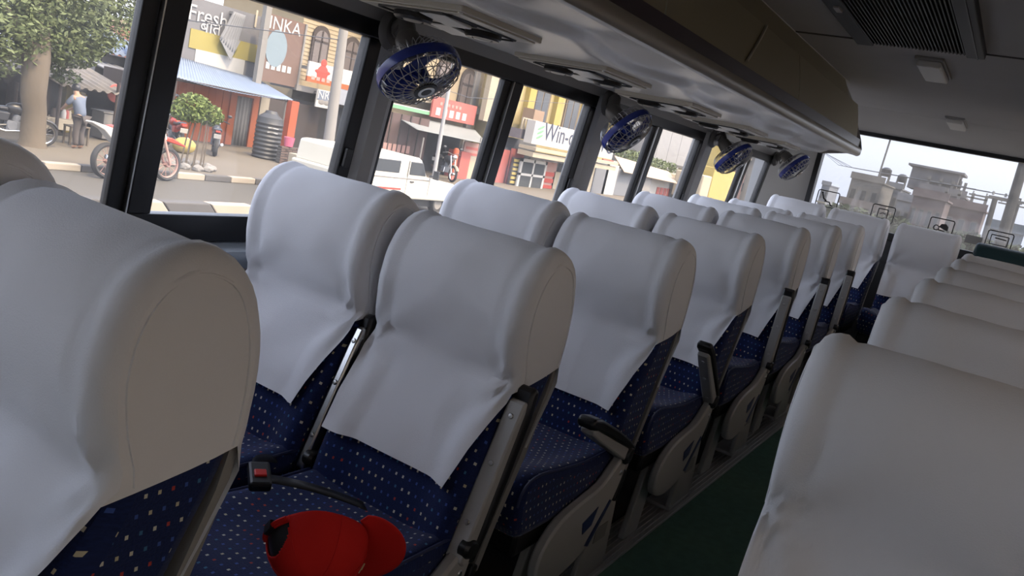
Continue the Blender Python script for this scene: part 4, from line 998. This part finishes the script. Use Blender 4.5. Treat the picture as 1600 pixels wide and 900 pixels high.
mk('side_window', box(a.x, b.x, YJ + .03, YJ + .06, zs + .06, zr_ - .13), GLZ, je, bevel=.04)
a, b = at(645, 255, Y=YJ), at(667, 277, Y=YJ)
mk('door_window', prism([(a.x, zs + .04), (a.x, zr_ - .12), (b.x - .22, zr_ - .12), (b.x, zs + .04)], YJ + .03, YJ + .06, 'y'), GLZ, je, bevel=.02)
mk('door_seam', join(box(a.x - .12, a.x - .10, YJ - .005, YJ + .02, zb + .05, zr_ - .1), box(ja.x + .02, ja.x + .04, YJ - .005, YJ + .02, zb + .1, zs)), STONE, je)
mk('door_handle', box(a.x + .02, a.x + .18, YJ - .03, YJ, zs - .16, zs - .12), BKP, je, bevel=.01)
mk('mirror', join(tube([(ja.x - .02, YJ, zs + .06), (ja.x + .02, YJ - .15, zs + .08)], .02, 6), box(ja.x, ja.x + .06, YJ - .28, YJ - .10, zs, zs + .24)), BKP, je, bevel=.015)
mk('side_stripe', box(x0_ + .2, a.x - .3, YJ - .006, YJ, zb + .22, zb + .27), REDI, je)
mk('waist_trim', box(x0_, ja.x, YJ - .012, YJ, zs - .08, zs - .05), STONE, je)
mk('underbody', box(x0_ + .1, hood - .2, YJ + .15, YJ + 1.5, zb - .22, zb + .02), BKP, je)
for wx in (x0_ + .75, hood - .62):
    for wy in (YJ + .08, YJ + 1.4):
        rr = (zb - G) * .78
        w_ = mk('wheel', xf(lathe([(rr * .6, -.09), (rr - .04, -.11), (rr, -.05), (rr, .05), (rr - .04, .11), (rr * .6, .09), (rr * .6, -.09)], 22), T(wx, wy + .08, G + rr) @ RX(pi / 2)), TYRE, je, smooth=True)
        mk('hubcap', xf(lathe([(0, .05), (rr * .3, .06), (rr * .58, .07), (rr * .6, .02), (rr * .58, -.05), (0, -.05)], 18), T(wx, wy + .08, G + rr) @ RX(pi / 2)), STONE, w_, smooth=True)
    pass
mk('bumper', box(hood, hood + .12, YJ + .02, YJ + 1.63, zb + .02, zb + .2), BKP, je, bevel=.03)
fl_ = thing('handcart', 'cream handcart with a white tilted lid parked by the brick wall', 'cart')
X0, X1, Z0, Z1 = ext((487, 248), (545, 276), 18.2)
mk('box_body', box(X0, X1, 18.2, 19.2, max(Z0, G + .25), Z1), CRM, fl_, bevel=.02)
q0, q1, q2 = at(504, 219, Y=18.3), at(527, 246, Y=18.3), at(506, 232, Y=18.3)
mk('tilted_lid', prism([(q0.x, q0.z), (q2.x - .05, q2.z), (q1.x - .3, q1.z - .02), (q1.x + .9, q1.z - .1), (q1.x + .6, q1.z + .25)], 18.25, 18.35, 'y'), WHT, fl_, bevel=.02)
for wx in (X0 + .3, X1 - .3): mk('cart_wheel', xf(lathe([(.0, -.03), (.2, -.03), (.22, 0), (.2, .03), (0, .03)], 16), T(wx, 18.15, G + .35) @ RX(pi / 2)), TYRE, fl_, smooth=True)

# ---- shop row right of the first pillar
YR = 21.5
rb = thing('arcade_building', 'beige building with an arched window above the grey awning', 'building')
X0 = at(600, 150, Y=24.5).x; X1 = at(745, 180, Y=24.5).x
mk('wall', box(X0, X1, 24.5, 30, GP, 7.5), BEIGE, rb)
arch(727, 142, 1.2, 2.2, rb, 24.5)
arch(690, 128, 1.2, 2.2, rb, 24.5)
mk('pilaster', box(X1 - 1.0, X1 - .6, 24.3, 24.5, GP, 7.5), STONE, rb)
mk('cornice', box(X0, X1, 23.9, 24.5, at(650, 178, Y=24).z + .6, at(650, 178, Y=24).z + .9), CRM, rb)
mk('opening_shade_panel', box(at(655, 230, Y=23.4).x, at(715, 240, Y=23.4).x, 23.4, 23.5, GP, at(690, 200, Y=23.4).z), DKIN, rb)  # flat dark panel paints the shade inside this shop
bm_ = thing('mesh_hoarding', 'brown mesh hoarding with faded lettering behind the jeep', 'hoarding')
X0, X1, Z0, Z1 = ext((598, 172), (661, 245), 22.6)
mk('panel', box(X0 - 2, X1, 22.6, 22.66, GP, Z1), OM('brown_mesh', (.14, .085, .075)), bm_)
mk('batten', join(*[box(X0 - 1.9 + i * .62, X0 - 1.84 + i * .62, 22.56, 22.6, GP, Z1) for i in range(int((X1 - X0 + 2) / .62))]), DKW, bm_)
q = at(622, 232, Y=22.5); mk('faded_letters', join(*[box(q.x - .9 + .3 * i, q.x - .68 + .3 * i, 22.55, 22.56, q.z - .16, q.z + .16) for i in range(6)]), PINK, bm_)
ga = thing('grey_awning', 'grey canvas awning over the dark shop behind the lamp post', 'awning')
A0, A1, A2, A3 = at(606, 174, Y=23.8), at(742, 203, Y=23.8), at(762, 226, Y=21.2), at(652, 203, Y=21.2)
mk('canvas', grid(lambda u, v: tuple(A0.lerp(A1, u).lerp(A3.lerp(A2, u), v) + Vector((0, 0, -.10 * sin(pi * v) * sin(pi * u)))), 16, 8), OM('grey_canvas', (.30, .31, .29)), ga, smooth=True, solid=.012)
for px in (662, 752):
    q = at(px, 215, Y=21.3); mk('post', cyl((q.x, 21.3, GP), (q.x, 21.3, q.z), .035, 7), STONE, ga)
rs_ = thing('signboard', 'long red signboard with pale lettering above the grey awning', 'sign')
X0, X1, Z0, Z1 = ext((679, 150), (740, 196), 23.6)
mk('board', box(X0, X1, 23.6, 23.7, Z0, Z1), REDS, rs_)
mk('letter_row', join(*[box(X0 + .3 + .52 * i, X0 + .62 + .52 * i, 23.585, 23.6, Z0 + .12, Z0 + .46) for i in range(int((X1 - X0 - .4) / .52))]), WINK, rs_)
mk('top_letters', join(*[box(X0 + .5 + .3 * i, X0 + .68 + .3 * i, 23.585, 23.6, Z1 - .34, Z1 - .2) for i in range(6)]), PINK, rs_)
ws = thing('signboard', 'white and green strip sign left of the red signboard', 'sign')
X0, X1, Z0, Z1 = ext((600, 150), (678, 178), 23.7)
mk('board', box(X0, X1, 23.7, 23.8, Z0 - .1, Z1 - .2), WHT, ws); mk('green_strip', box(X0, X1, 23.69, 23.8, Z0 - .1, Z0 + .05), GRNI, ws)
a, b = at(676, 286, Z=GP), at(701, 140, Y=20.0)
lp = thing('lamp_post', 'slim pale metal lamp post in front of the grey awning', 'lamp post')
d = b - a
mk('shaft', tube([a, a + d * 2.4], [.085, .06], 10), OM('pale_metal', (.42, .41, .39), .5), lp, smooth=True); mk('base', xf(lathe([(0, 0), (.18, 0), (.16, .25), (0, .25)], 10), T(*a)), STONE, lp)
q = at(707, 266, Y=21.0); tag(mk('red_bollard', xf(lathe([(0, 0), (.13, 0), (.13, 1.3), (.08, 1.38), (0, 1.4)], 12), T(q.x, 21.0, GP)), ORNG2, smooth=True), 'red post standing in front of the dark shop', 'post')
ct = thing('shop_counter', 'small counter with red side and yellow-white front under a pink poster', 'counter')
X0, X1, Z0, Z1 = ext((719, 245), (752, 272), 21.8)
mk('front', box(X0 + .75, X1, 21.8, 22.5, GP, Z1 + .1), CRM, ct); mk('red_side', box(X0, X0 + .74, 21.75, 22.5, GP, Z1 + .25), REDS, ct)
X0, X1, Z0, Z1 = ext((727, 221), (758, 252), 22.2)
mk('poster', box(X0, X1, 22.2, 22.25, Z0, Z1), PINK, ct)
mk('poster_rows', join(*[box(X0 + .15, X1 - .15, 22.19, 22.2, Z0 + .15 + i * .28, Z0 + .28 + i * .28) for i in range(int((Z1 - Z0 - .2) / .28))]), REDS, ct)
# yellow building with the balcony and the white shop sign
yb = thing('yellow_building', 'yellow building with columns and a mauve balcony', 'building')
X0 = at(745, 180, Y=24.5).x + .05; X1 = at(960, 230, Y=23.5).x; YBX = X1
mk('wall', box(X0, X1, 23.5, 32, GP, 9), PYEL, yb)
zb0, zb1, zr0 = at(790, 212, Y=21.6).z, at(790, 196, Y=21.6).z, at(790, 176, Y=21.6).z
bal = mk('balcony_slab', box(X0 - .2, at(838, 210, Y=21.6).x, 21.6, 23.6, zb0, zb1), MAUV, yb)
xa, xb_ = X0 - .2, at(838, 200, Y=21.6).x
o = mk('railing', join(box(xa, xb_, 21.62, 21.70, zr0 - .06, zr0), box(xa, xb_, 21.62, 21.70, zb1, zb1 + .06), *[box(xa + .25 * i, xa + .25 * i + .11, 21.63, 21.69, zb1 + .06, zr0 - .06) for i in range(int((xb_ - xa) / .25))]), CRM, bal)
for px in (762, 826, 872, 916, 960):
    q = at(px, 170, Y=23.3); mk('column', box(q.x - .32, q.x + .32, 23.2, 23.5, zb1, 9), CRM if px < 800 else YEL, yb)
for px, py in ((776, 150), (846, 168), (893, 180), (938, 192)):
    q = at(px, py, Y=23.4)
    w_ = mk('window', join(box(q.x - .85, q.x + .85, 23.42, 23.5, q.z - .95, q.z + .95)), OM('brown_window_frame', (.20, .15, .10)), yb)
    mk('pane', box(q.x - .68, q.x - .06, 23.40, 23.43, q.z - .82, q.z + .82), GLZ, w_); mk('pane', box(q.x + .06, q.x + .68, 23.40, 23.43, q.z - .82, q.z + .82), GLZ, w_)
q = at(842, 182, Y=22.2); mk('crate_on_ledge', box(q.x - .5, q.x + .5, 22.2, 22.9, q.z - .35, q.z + .3), OM('tan_box', (.42, .28, .18)), yb)
sw = thing('shop_sign', 'long white shop sign lettered Win-dor UPVC', 'sign')
YW_ = 20.9
p0, p1 = at(838, 188, Y=YW_), at(834, 227, Y=YW_); xe = at(958, 240, Y=YW_).x
zlo, zhi = p1.z + .05, p0.z - .02
mk('board', box(p0.x, xe, YW_, YW_ + .5, zlo, zhi), WHT, sw, bevel=.02)
mk('lettering', face_street(txt('Win-dor UPVC', 1.28, 'LEFT'), at(850, 206, Y=YW_).x, YW_ - .01, (zlo + zhi) / 2 + .12), DKBLU, sw)
q = at(845, 204, Y=YW_); mk('leaf_mark', join(*[xf(ico((0, 0, 0), (.34, .012, .07), 1), T(q.x, YW_ - .01, q.z - .3 + .22 * i) @ RY(-.35)) for i in range(3)]), GRNI, sw)
mk('canopy_lip', join(box(p0.x - .3, xe, YW_ - .5, YW_ + .5, zlo - .28, zlo - .12), box(p0.x - .3, xe, YW_ - .4, YW_ + .5, zlo - .6, zlo - .36)), CRM, sw)
# ground floor of the same row
gf = thing('ground_floor_shop', 'ground-floor shop front with grey shutter, white door display and posters', 'shop')
def P(nm, TL, BR, m, Y=21.6, th=.1, **k): return mk(nm, bx(TL, BR, Y, th), m, gf, **k)
P('white_wall', (831, 238), (900, 306), WHT, 22.0)
mk('dark_recess', box(at(765, 240, Y=22.6).x, at(835, 240, Y=22.6).x, 22.6, 22.7, GP, at(800, 215, Y=22.6).z), GRS, gf)
X0, X1, Z0, Z1 = ext((781, 228), (806, 300), 22.3)
for i in range(12): mk('shutter_slat', box(X0, X1 + .3, 22.3 - .02 * (i % 2), 22.4, GP + (Z1 - GP) / 12 * i, GP + (Z1 - GP) / 12 * (i + 1) - .03), GRS, gf)
P('red_strip', (779, 232), (784, 300), REDS, 21.9); P('red_strip', (802, 232), (807, 300), REDS, 21.8)
P('menu_board', (803, 246), (816, 292), BKP, 21.5)
X0, X1, Z0, Z1 = ext((803, 246), (816, 292), 21.46)
for i in range(6): mk('yellow_plate', box(X0 + .12, X1 - .1, 21.45, 21.5, Z0 + .12 + i * (Z1 - Z0 - .1) / 6, Z0 + .12 + (i + .6) * (Z1 - Z0 - .1) / 6), YEL, gf)
X0, X1, Z0, Z1 = ext((816, 247), (846, 300), 21.3)
dd = mk('display_door', join(box(X0, X0 + .18, 21.3, 21.4, Z0, Z1), box(X1 - .18, X1, 21.3, 21.4, Z0, Z1), box(X0, X1, 21.3, 21.4, Z1 - .16, Z1), box(X0, X1, 21.3, 21.4, Z0, Z0 + .16), box((X0 + X1) / 2 - .07, (X0 + X1) / 2 + .07, 21.3, 21.4, Z0, Z1), box(X0, X1, 21.3, 21.4, (Z0 + Z1) / 2 - .06, (Z0 + Z1) / 2 + .06)), WHT, gf)
for i in (0, 1):
    for j in (0, 1):
        xa, xb_ = (X0 + .18, (X0 + X1) / 2 - .07) if i == 0 else ((X0 + X1) / 2 + .07, X1 - .18)
        za, zb2 = (Z0 + .16, (Z0 + Z1) / 2 - .06) if j == 0 else ((Z0 + Z1) / 2 + .06, Z1 - .16)
        mk('pane', box(xa, xb_, 21.34, 21.36, za, zb2), GLZ, dd)
P('poster', (851, 252), (861, 302), PINK, 21.7); P('poster', (866, 268), (886, 302), CRM, 21.7); P('window', (876, 255), (888, 280), GLZ, 21.8)
X0, X1, Z0, Z1 = ext((851, 252), (861, 302), 21.66)
mk('poster_print', join(*[box(X0 + .08, X1 - .08, 21.66, 21.7, Z0 + .2 + i * .35, Z0 + .42 + i * .35) for i in range(int((Z1 - Z0 - .3) / .35))]), REDI, gf)
for i, (TL, BR, m_) in enumerate((((903, 246), (912, 305), GRS), ((915, 250), (930, 306), CRM), ((934, 252), (942, 306), GRS), ((943, 248), (946, 306), REDS), ((950, 256), (957, 306), WHT), ((960, 262), (990, 308), GRS), ((992, 270), (1012, 308), STONE))): P('shop_bay', TL, BR, m_, 21.9 + .05 * (i % 2))
# farther row
fr = thing('far_shops', 'beige shop awnings and wall far along the street', 'building')
A0, A1 = at(960, 243, Y=24), at(1045, 268, Y=24)
mk('green_bank', leaves([(at(985 + 12 * i, 240 + 4 * i, Y=26).x, 26, at(985 + 12 * i, 240 + 4 * i, Y=26).z - .3, 1.1, .6) for i in range(6)], 1500, .16, 8), LEAF, fr)['kind'] = 'stuff'
mk('awning', (lambda: ([tuple(A0), tuple(A1), tuple(at(1058, 286, Y=21.5)), tuple(at(975, 268, Y=21.5)), tuple(A0 + Vector((0, 0, -.08))), tuple(A1 + Vector((0, 0, -.08))), tuple(at(1058, 287, Y=21.5)), tuple(at(975, 269, Y=21.5))], [(0, 1, 2, 3), (7, 6, 5, 4), (0, 4, 5, 1), (1, 5, 6, 2), (2, 6, 7, 3), (3, 7, 4, 0)]))(), OM('peach_awning', (.56, .42, .31)), fr)
mk('wall', box(YBX + .1, at(1108, 290, Y=24.2).x, 24.2, 30, GP, at(1040, 270, Y=24.2).z), CRM, fr)
X0, X1, Z0, Z1 = ext((1020, 276), (1085, 312), 22.5)
mk('white_hoarding', box(X0, X1, 22.5, 22.6, GP, at(1050, 280, Y=22.5).z), WHT, fr)
q = at(1035, 300, Y=22.4); mk('red_print', join(*[box(q.x - 1 + i * .7, q.x - .5 + i * .7, 22.45, 22.5, q.z - .3, q.z + .3) for i in range(4)]), REDS, fr)
ub = thing('white_tower_block', 'tall pale house behind the shops, seen through the rear side windows', 'building')
X0 = at(945, 200, Y=30).x
q = at(1000, 200, Y=30)
mk('wall', box(X0 - 1, at(1010, 220, Y=30).x, 33, 40, GP, 7.0), CRM, ub)
for i in range(3):
    for j in range(2): mk('window', box(X0 + 1.5 + i * 3.4, X0 + 2.8 + i * 3.4, 32.92, 33, 2.2 + j * 2.4, 3.7 + j * 2.4), GLZ, ub)
gw = thing('grey_sky_wall', 'added pale grey wall in place of grey sky behind the beige awnings, far along the street', 'building')  # wall added so the overbright sky here reads grey
X0, X1 = at(1014, 210, Y=31).x, at(1106, 235, Y=31).x
for i in range(6): mk('wall_panel', box(X0 + (X1 - X0) / 6 * i, X0 + (X1 - X0) / 6 * (i + 1) - .06, 31, 31.3, GP, 9.5), OM('pale_grey_cladding', (.42, .42, .42), var=.06), gw)
mk('core', box(X0 - .2, X1 + .2, 31.3, 40, GP, 9.6), OM('pale_grey_cladding', (.42, .42, .42)), gw)
mk('eave', box(X0 - .4, X1 + .4, 30.8, 40, 9.6, 9.9), STONE, gw)
yv = thing('yellow_truck', 'yellow truck parked far down the street', 'truck')
X0, X1, Z0, Z1 = ext((1118, 262), (1143, 300), 20)
mk('cargo_box', box(X0, X1 + 1.0, 20, 22.3, G + .8, Z1), YEL, yv, bevel=.05); mk('cab', box(X0 - 2.0, X0 - .1, 20, 22.2, G + .6, Z1 - .7), CRM, yv, bevel=.1)
for wx in (X0 - 1.2, X0 + .8, X1): mk('wheel', xf(lathe([(0, -.15), (.4, -.15), (.5, -.1), (.5, .1), (.4, .15), (0, .15)], 18), T(wx, 20.1, G + .5) @ RX(pi / 2)), TYRE, yv, smooth=True)
FHX = [at(px_, 260, Y=24 - i).x for i, px_ in enumerate((1112, 1150, 1168, 1187))]
for i, (TL, h_, m_, lb) in enumerate((((1112, 255), 2.5, CRM, 'low cream house behind the yellow truck'), ((1150, 250), 5.5, YEL, 'narrow yellow house far down the street'), ((1168, 262), 4.5, OM('rose_plaster', (.40, .26, .22)), 'rose-coloured house at the far end of the street'), ((1187, 275), 5.2, STONE, 'grey house at the far end of the street'))):
    q = at(*TL, Y=24 - i); q.x = FHX[i]
    hh = thing('far_house', lb, 'house', group='houses at the far end of the street')
    L_ = FHX[i + 1] - q.x - .4 if i < 3 else 9
    mk('wall', box(q.x, q.x + L_, 24 - i, 27 - i, GP, h_ - 1.4), m_, hh)
    for k in range(2): mk('window', box(q.x + L_ * (.15 + .45 * k), q.x + L_ * (.40 + .45 * k), 23.9 - i, 24 - i, .2, 1.0), GLZ, hh)
    mk('roof_slab', box(q.x - .3, q.x + L_ + .3, 23.8 - i, 27.2 - i, h_ - 1.4, h_ - 1.2), STONE, hh)

# ================================================================ behind the bus: town seen through the rear window
def rbx(TL, BR, X, th, zfloor=None):
    a, b = at(*TL, X=X), at(*BR, X=X)
    return box(X, X + th, min(a.y, b.y), max(a.y, b.y), G if zfloor is None else zfloor, a.z)
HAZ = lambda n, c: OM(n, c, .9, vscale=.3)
def town(name, lb, TL, TR, X, th, m, wins=(3, 3), extras=()):
    t = thing(name, lb, 'building', group='town buildings behind the bus')
    a, b = at(*TL, X=X), at(*TR, X=X); y1, y0, zt = a.y, b.y, a.z
    mk('wall', box(X, X + th, y0, y1, G, zt), m, t)
    nx, nz = wins; fh = 3.0
    for j in range(nz):
        zc = zt - 1.7 - j * fh
        if zc < 0: break
        for i in range(nx):
            yc = y0 + (y1 - y0) * (i + .5) / nx; hw = (y1 - y0) / nx * .26
            w_ = mk('window', box(X - .12, X, yc - hw, yc + hw, zc - .75, zc + .75), STONE, t)
            mk('pane', box(X - .16, X - .12, yc - hw * .82, yc + hw * .82, zc - .62, zc + .62), GLZ, w_)
        mk('floor_band', box(X - .5, X, y0 - .1, y1 + .1, zc - 1.45, zc - 1.2), CRM, t)
    mk('parapet', join(box(X - .2, X + th, y0 - .15, y1 + .15, zt, zt + .15), box(X - .2, X, y0 - .15, y1 + .15, zt + .15, zt + .7)), m, t)
    for kind, fy in extras:
        y = y0 + (y1 - y0) * fy
        if kind == 'tank':
            k = mk('water_tank', xf(lathe([(0, 0), (.55, 0), (.57, .1), (.55, .75), (.3, .95), (0, 1.0)], 14), T(X + 2, y, zt + .9)), BKP, t, smooth=True)
            mk('tank_stand', join(*[box(X + 2 + sx, X + 2.12 + sx, y + sy, y + sy + .12, zt, zt + .9) for sx in (-.5, .4) for sy in (-.5, .4)]), STONE, k)
        if kind == 'mast': mk('mast', tube([(X + 1, y, zt), (X + 1, y - .1, zt + 5.5)], .10, 5), STONE, t)
        if kind == 'posts': mk('bare_columns', join(*[box(X + .1, X + .4, y + i * 1.1, y + i * 1.1 + .25, zt, zt + 1.5) for i in range(4)], box(X + .1, X + .4, y, y + 3.5, zt + 1.0, zt + 1.15)), STONE, t)
        if kind == 'room': mk('roof_room', join(box(X + .5, X + 5, y - 2.2, y + 2.2, zt, zt + 2.2), box(X, X + 5.4, y - 2.6, y + 2.6, zt + 2.2, zt + 2.4)), m, t)
    return t
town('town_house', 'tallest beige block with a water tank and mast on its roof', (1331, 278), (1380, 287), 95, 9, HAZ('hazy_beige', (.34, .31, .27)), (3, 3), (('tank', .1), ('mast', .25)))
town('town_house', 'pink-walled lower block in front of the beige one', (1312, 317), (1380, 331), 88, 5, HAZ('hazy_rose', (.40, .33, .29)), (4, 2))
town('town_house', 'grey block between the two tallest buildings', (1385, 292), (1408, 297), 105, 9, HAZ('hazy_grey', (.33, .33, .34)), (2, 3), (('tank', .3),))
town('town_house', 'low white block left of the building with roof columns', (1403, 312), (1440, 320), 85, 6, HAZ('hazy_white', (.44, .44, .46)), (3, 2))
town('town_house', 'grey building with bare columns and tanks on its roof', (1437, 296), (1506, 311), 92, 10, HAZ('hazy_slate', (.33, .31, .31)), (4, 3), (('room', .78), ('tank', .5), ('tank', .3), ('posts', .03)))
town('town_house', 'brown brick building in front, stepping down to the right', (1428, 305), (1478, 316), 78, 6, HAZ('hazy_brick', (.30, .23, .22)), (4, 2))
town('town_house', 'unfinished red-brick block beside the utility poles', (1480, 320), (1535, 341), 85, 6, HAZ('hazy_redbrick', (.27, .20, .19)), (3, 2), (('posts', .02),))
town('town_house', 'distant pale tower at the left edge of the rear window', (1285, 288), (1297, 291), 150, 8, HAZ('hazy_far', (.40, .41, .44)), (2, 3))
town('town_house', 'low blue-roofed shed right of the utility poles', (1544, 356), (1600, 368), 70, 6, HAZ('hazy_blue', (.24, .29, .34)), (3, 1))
tag(mk('tree_line', leaves([(62 + random.uniform(-2, 2), at(1310 + 30 * i, 352, X=62).y, -.4 + random.uniform(-.2, .4), 1.5, .8) for i in range(11)], 5000, .28, 9), FGR), 'low dark hedge and bushes behind the bus', 'bushes', kind='stuff')
def upole(lb, B, Tp, X, arms, r):
    a = at(*B, X=X); a.z = G; b = at(*Tp, X=X); d = b - at(*B, X=X)
    t = thing('utility_pole', lb, 'pole', group='utility poles behind the bus')
    mk('shaft', tube([a, b], [r * 1.2, r], 9), OM('dark_pole', (.12, .115, .11)), t, smooth=True)
    for f, l in arms:
        c = a.lerp(b, f)
        m_ = mk('crossarm', box(c.x - .08, c.x + .08, c.y - l, c.y + l, c.z - .05, c.z + .05), STONE, t)
        mk('insulators', join(*[xf(lathe([(0, 0), (.05, 0), (.04, .08), (.06, .11), (.035, .16), (0, .17)], 8), T(c.x, c.y + s * l * .85, c.z + .08)) for s in (-1, 0.4, 1)]), WHT, m_)
    return t, b
t1, e1 = upole('slim utility pole with one crossarm behind the rear window', (1543, 364), (1556, 307), 60, ((.97, 1.5),), .16)
t2, e2 = upole('thick leaning utility pole at the right edge of the rear window', (1568, 372), (1612, 215), 40, ((.62, .9),), .19)
t3, e3 = upole('thin pole standing behind the thick leaning pole', (1578, 366), (1594, 310), 66, ((.9, 1.2),), .11)
for i in range(4):
    mk('wire', tube([e1 + Vector((0, -1.2 + .8 * i, .2)), (e1 + Vector((30, 14, 2.4))) / 1 + Vector((0, i * .5, -1.2)), e1 + Vector((75, 32, 6 + i * .4))], .025, 4), BKP, t1)
mk('stay_wire', tube([e1 + Vector((0, 0, -2)), (at(1572, 362, X=60))], .025, 4), BKP, t1)

# ================================================================ stickers on the rear glass
def rrect(w_, h_, r, n=5):
    out = []
    for cx, cy, a0 in ((w_ - r, h_ - r, 0), (-w_ + r, h_ - r, pi / 2), (-w_ + r, -h_ + r, pi), (w_ - r, -h_ + r, 3 * pi / 2)):
        out += [(cx + r * cos(a0 + pi / 2 * k / n), cy + r * sin(a0 + pi / 2 * k / n)) for k in range(n + 1)]
    return out
XG = 6.862
SCs = [((1293, 311), 'seat', 'black-outlined window sticker with a reclining seat pictogram'), ((1379, 334), 'tv', 'black-outlined window sticker with a square screen pictogram'), ((1470, 355), 'cap', 'black-outlined window sticker with a dark cap-like pictogram'), ((1561, 376), 'rect', 'black-outlined window sticker with a smaller rectangle inside')]
def yz(pts, c): return [(XG, c.y - a, c.z + b) for a, b in pts]
for (px, kind, lb) in SCs:
    c = at(*px, X=XG); t = thing('window_sticker', lb, 'sticker', group='pictogram stickers on the rear window')
    mk('outline', tube(yz(rrect(.082, .062, .014), c), .0042, 5, closed=True), BLACK, t)
    if kind == 'seat': g_ = join(tube(yz([(-.045, .035), (-.03, .0), (-.005, -.015)], c), .006, 5), tube(yz([(-.02, -.02), (.02, -.022), (.035, -.045), (.05, -.045)], c), .005, 5), tube(yz([(-.055, .04), (-.04, .045)], c), .006, 5))
    elif kind == 'tv': g_ = join(tube(yz(rrect(.035, .036, .004), c), .004, 5, closed=True), tube(yz([(-.02, -.005), (0, .008), (.02, .0)], c), .003, 4))
    elif kind == 'cap': g_ = join(prism([(c.y - a, c.z + b) for a, b in ((-.015, .0), (.0, .025), (.03, .03), (.05, .01), (.05, -.02), (.02, -.012))], XG - .003, XG + .003, 'x'), tube(yz([(-.03 + .018 * cos(k), -.008 + .018 * sin(k)) for k in [2 * pi * i / 10 for i in range(10)]], c), .004, 4, closed=True), tube(yz([(-.015, -.02), (.02, -.025), (.045, -.04)], c), .004, 4))
    else: g_ = join(tube(yz(rrect(.056, .034, .004), c), .004, 5, closed=True), prism([(c.y - a, c.z + b) for a, b in ((-.03, .018), (.045, .014), (.045, .006), (-.03, .01))], XG - .003, XG + .003, 'x'))
    mk('pictogram', g_, BLACK, t)
c = at(1521, 375, X=XG); tag(mk('paper_notice', box(XG, XG + .003, c.y - .055, c.y + .055, c.z - .03, c.z + .03), WHT), 'small blank white paper stuck on the rear window', 'paper')

# ================================================================ things on the seats
# red baseball cap on the second-row aisle seat
cp = thing('baseball_cap', 'red baseball cap lying on the blue dotted aisle seat', 'cap')
def crown(u, v):
    a = 2 * pi * u; ph = v * pi / 2
    r = .093 * (cos(ph) ** .75 if v < 1 else 0); z = .098 * sin(ph)
    k = 1 + .012 * cos(6 * a) * (1 - v)
    x, y = r * cos(a) * 1.12 * k, r * sin(a) * k
    dent = .012 * exp(-((a - 2.2) ** 2) / .25) * sin(pi * v)
    return (x - dent * cos(a), y - dent * sin(a), z)
NU, NV = 160, 44
cv, cf = grid(crown, NU, NV)
hole = []
keep = []
for i in range(NU):
    for j in range(NV):
        a = 2 * pi * (i + .5) / NU - pi; h = (j + .5) / NV
        if (a / .50) ** 2 + ((h - .10) / .33) ** 2 < 1 and h > .10: continue
        keep.append((i * (NV + 1) + j, (i + 1) * (NV + 1) + j, (i + 1) * (NV + 1) + j + 1, i * (NV + 1) + j + 1))
mk('crown', (cv, keep), RED, cp, smooth=True, ang=80, solid=.003)
def vis(u, v):
    a = (u - .5) * 2.1; r0 = .090; r1 = .090 + .080 * max(.0, cos(a * 1.46)) ** .5
    r = r0 + (r1 - r0) * v
    return (r * cos(a) * 1.12 + .0, r * sin(a) * (1 + .04 * v), -.004 - .028 * (abs(a) ** 2) * (.25 + v * .55) + .012 * v)
mk('visor', grid(vis, 40, 8), RED, cp, smooth=True, solid=.004)
mk('top_button', ico((0, 0, .099), (.008, .008, .005), 1), RED, cp, smooth=True)
for k in range(6):
    a0 = k / 6 + .083
    mk('panel_seam', tube([Vector(crown(a0, v / 10)) * 1.006 for v in range(11)], .0010, 4), RED, cp)
mk('embroidery', tube([Vector(crown(u, v)) * 1.02 for u, v in ((-.03, .22), (-.022, .32), (-.01, .24), (.0, .34), (.012, .24), (.02, .33), (.03, .25))], .0016, 4), GOLD, cp)
mk('strap', tube([Vector(crown(.5 + k * .012, .04)) * 1.01 for k in range(-6, 7)], .006, 5), RED, cp, smooth=True)
mk('strap_buckle', xf(box(-.006, .006, -.012, .012, -.010, .010), T(-.106, 0, .006)), BLACK, cp)
mk('inner_lining', xf(([tuple(Vector(a) * .955) for a in cv], cf), T(0, 0, 0)), BKP, cp, smooth=True)
cpos = at(497, 842, Z=.55)
vx = (r_ * .80 + d_ * .42 + f_ * .50).normalized()      # visor points to the right of the picture
up_ = (-f_ * .80 + d_ * .45 - r_ * .1); up_ = (up_ - vx * up_.dot(vx)).normalized()
vy = up_.cross(vx)
Rm = Matrix(((vx.x, vy.x, up_.x, 0), (vx.y, vy.y, up_.y, 0), (vx.z, vy.z, up_.z, 0), (0, 0, 0, 1)))
cp.matrix_world = Matrix.Translation(cpos) @ Rm @ Matrix.Scale(.82, 4)
# seat belt lying between the two seats of that row
sbt = thing('seat_belt', 'black seat belt with a red-buttoned buckle between the second-row seats', 'seat belt')
q = at(405, 745, Z=.50)
mk('buckle', xf(box(-.022, .022, -.035, .035, -.010, .012), T(*q) @ RZ(-.6) @ RX(.25)), BLACK, sbt, bevel=.006)
mk('release_button', xf(box(-.012, .012, -.033, -.014, .010, .016), T(*q) @ RZ(-.6) @ RX(.25) @ T(0, .02, 0)), REDP, sbt, bevel=.002)
def strap(p0, p1, p2, wd):
    def fn(u, v):
        a = Vector(p0).lerp(Vector(p1), u).lerp(Vector(p1).lerp(Vector(p2), u), u); s = Vector((.4, .6, 0)) * wd
        return tuple(a + s * (v - .5))
    return grid(fn, 12, 2)
mk('webbing', strap(q, q + Vector((.10, -.05, -.02)), q + Vector((.16, -.15, -.045)), .05), BLACK, sbt, smooth=True, solid=.002)
mk('webbing', strap(q, q + Vector((.04, .10, .0)), q + Vector((.16, .12, -.05)), .05), BLACK, sbt, smooth=True, solid=.002)
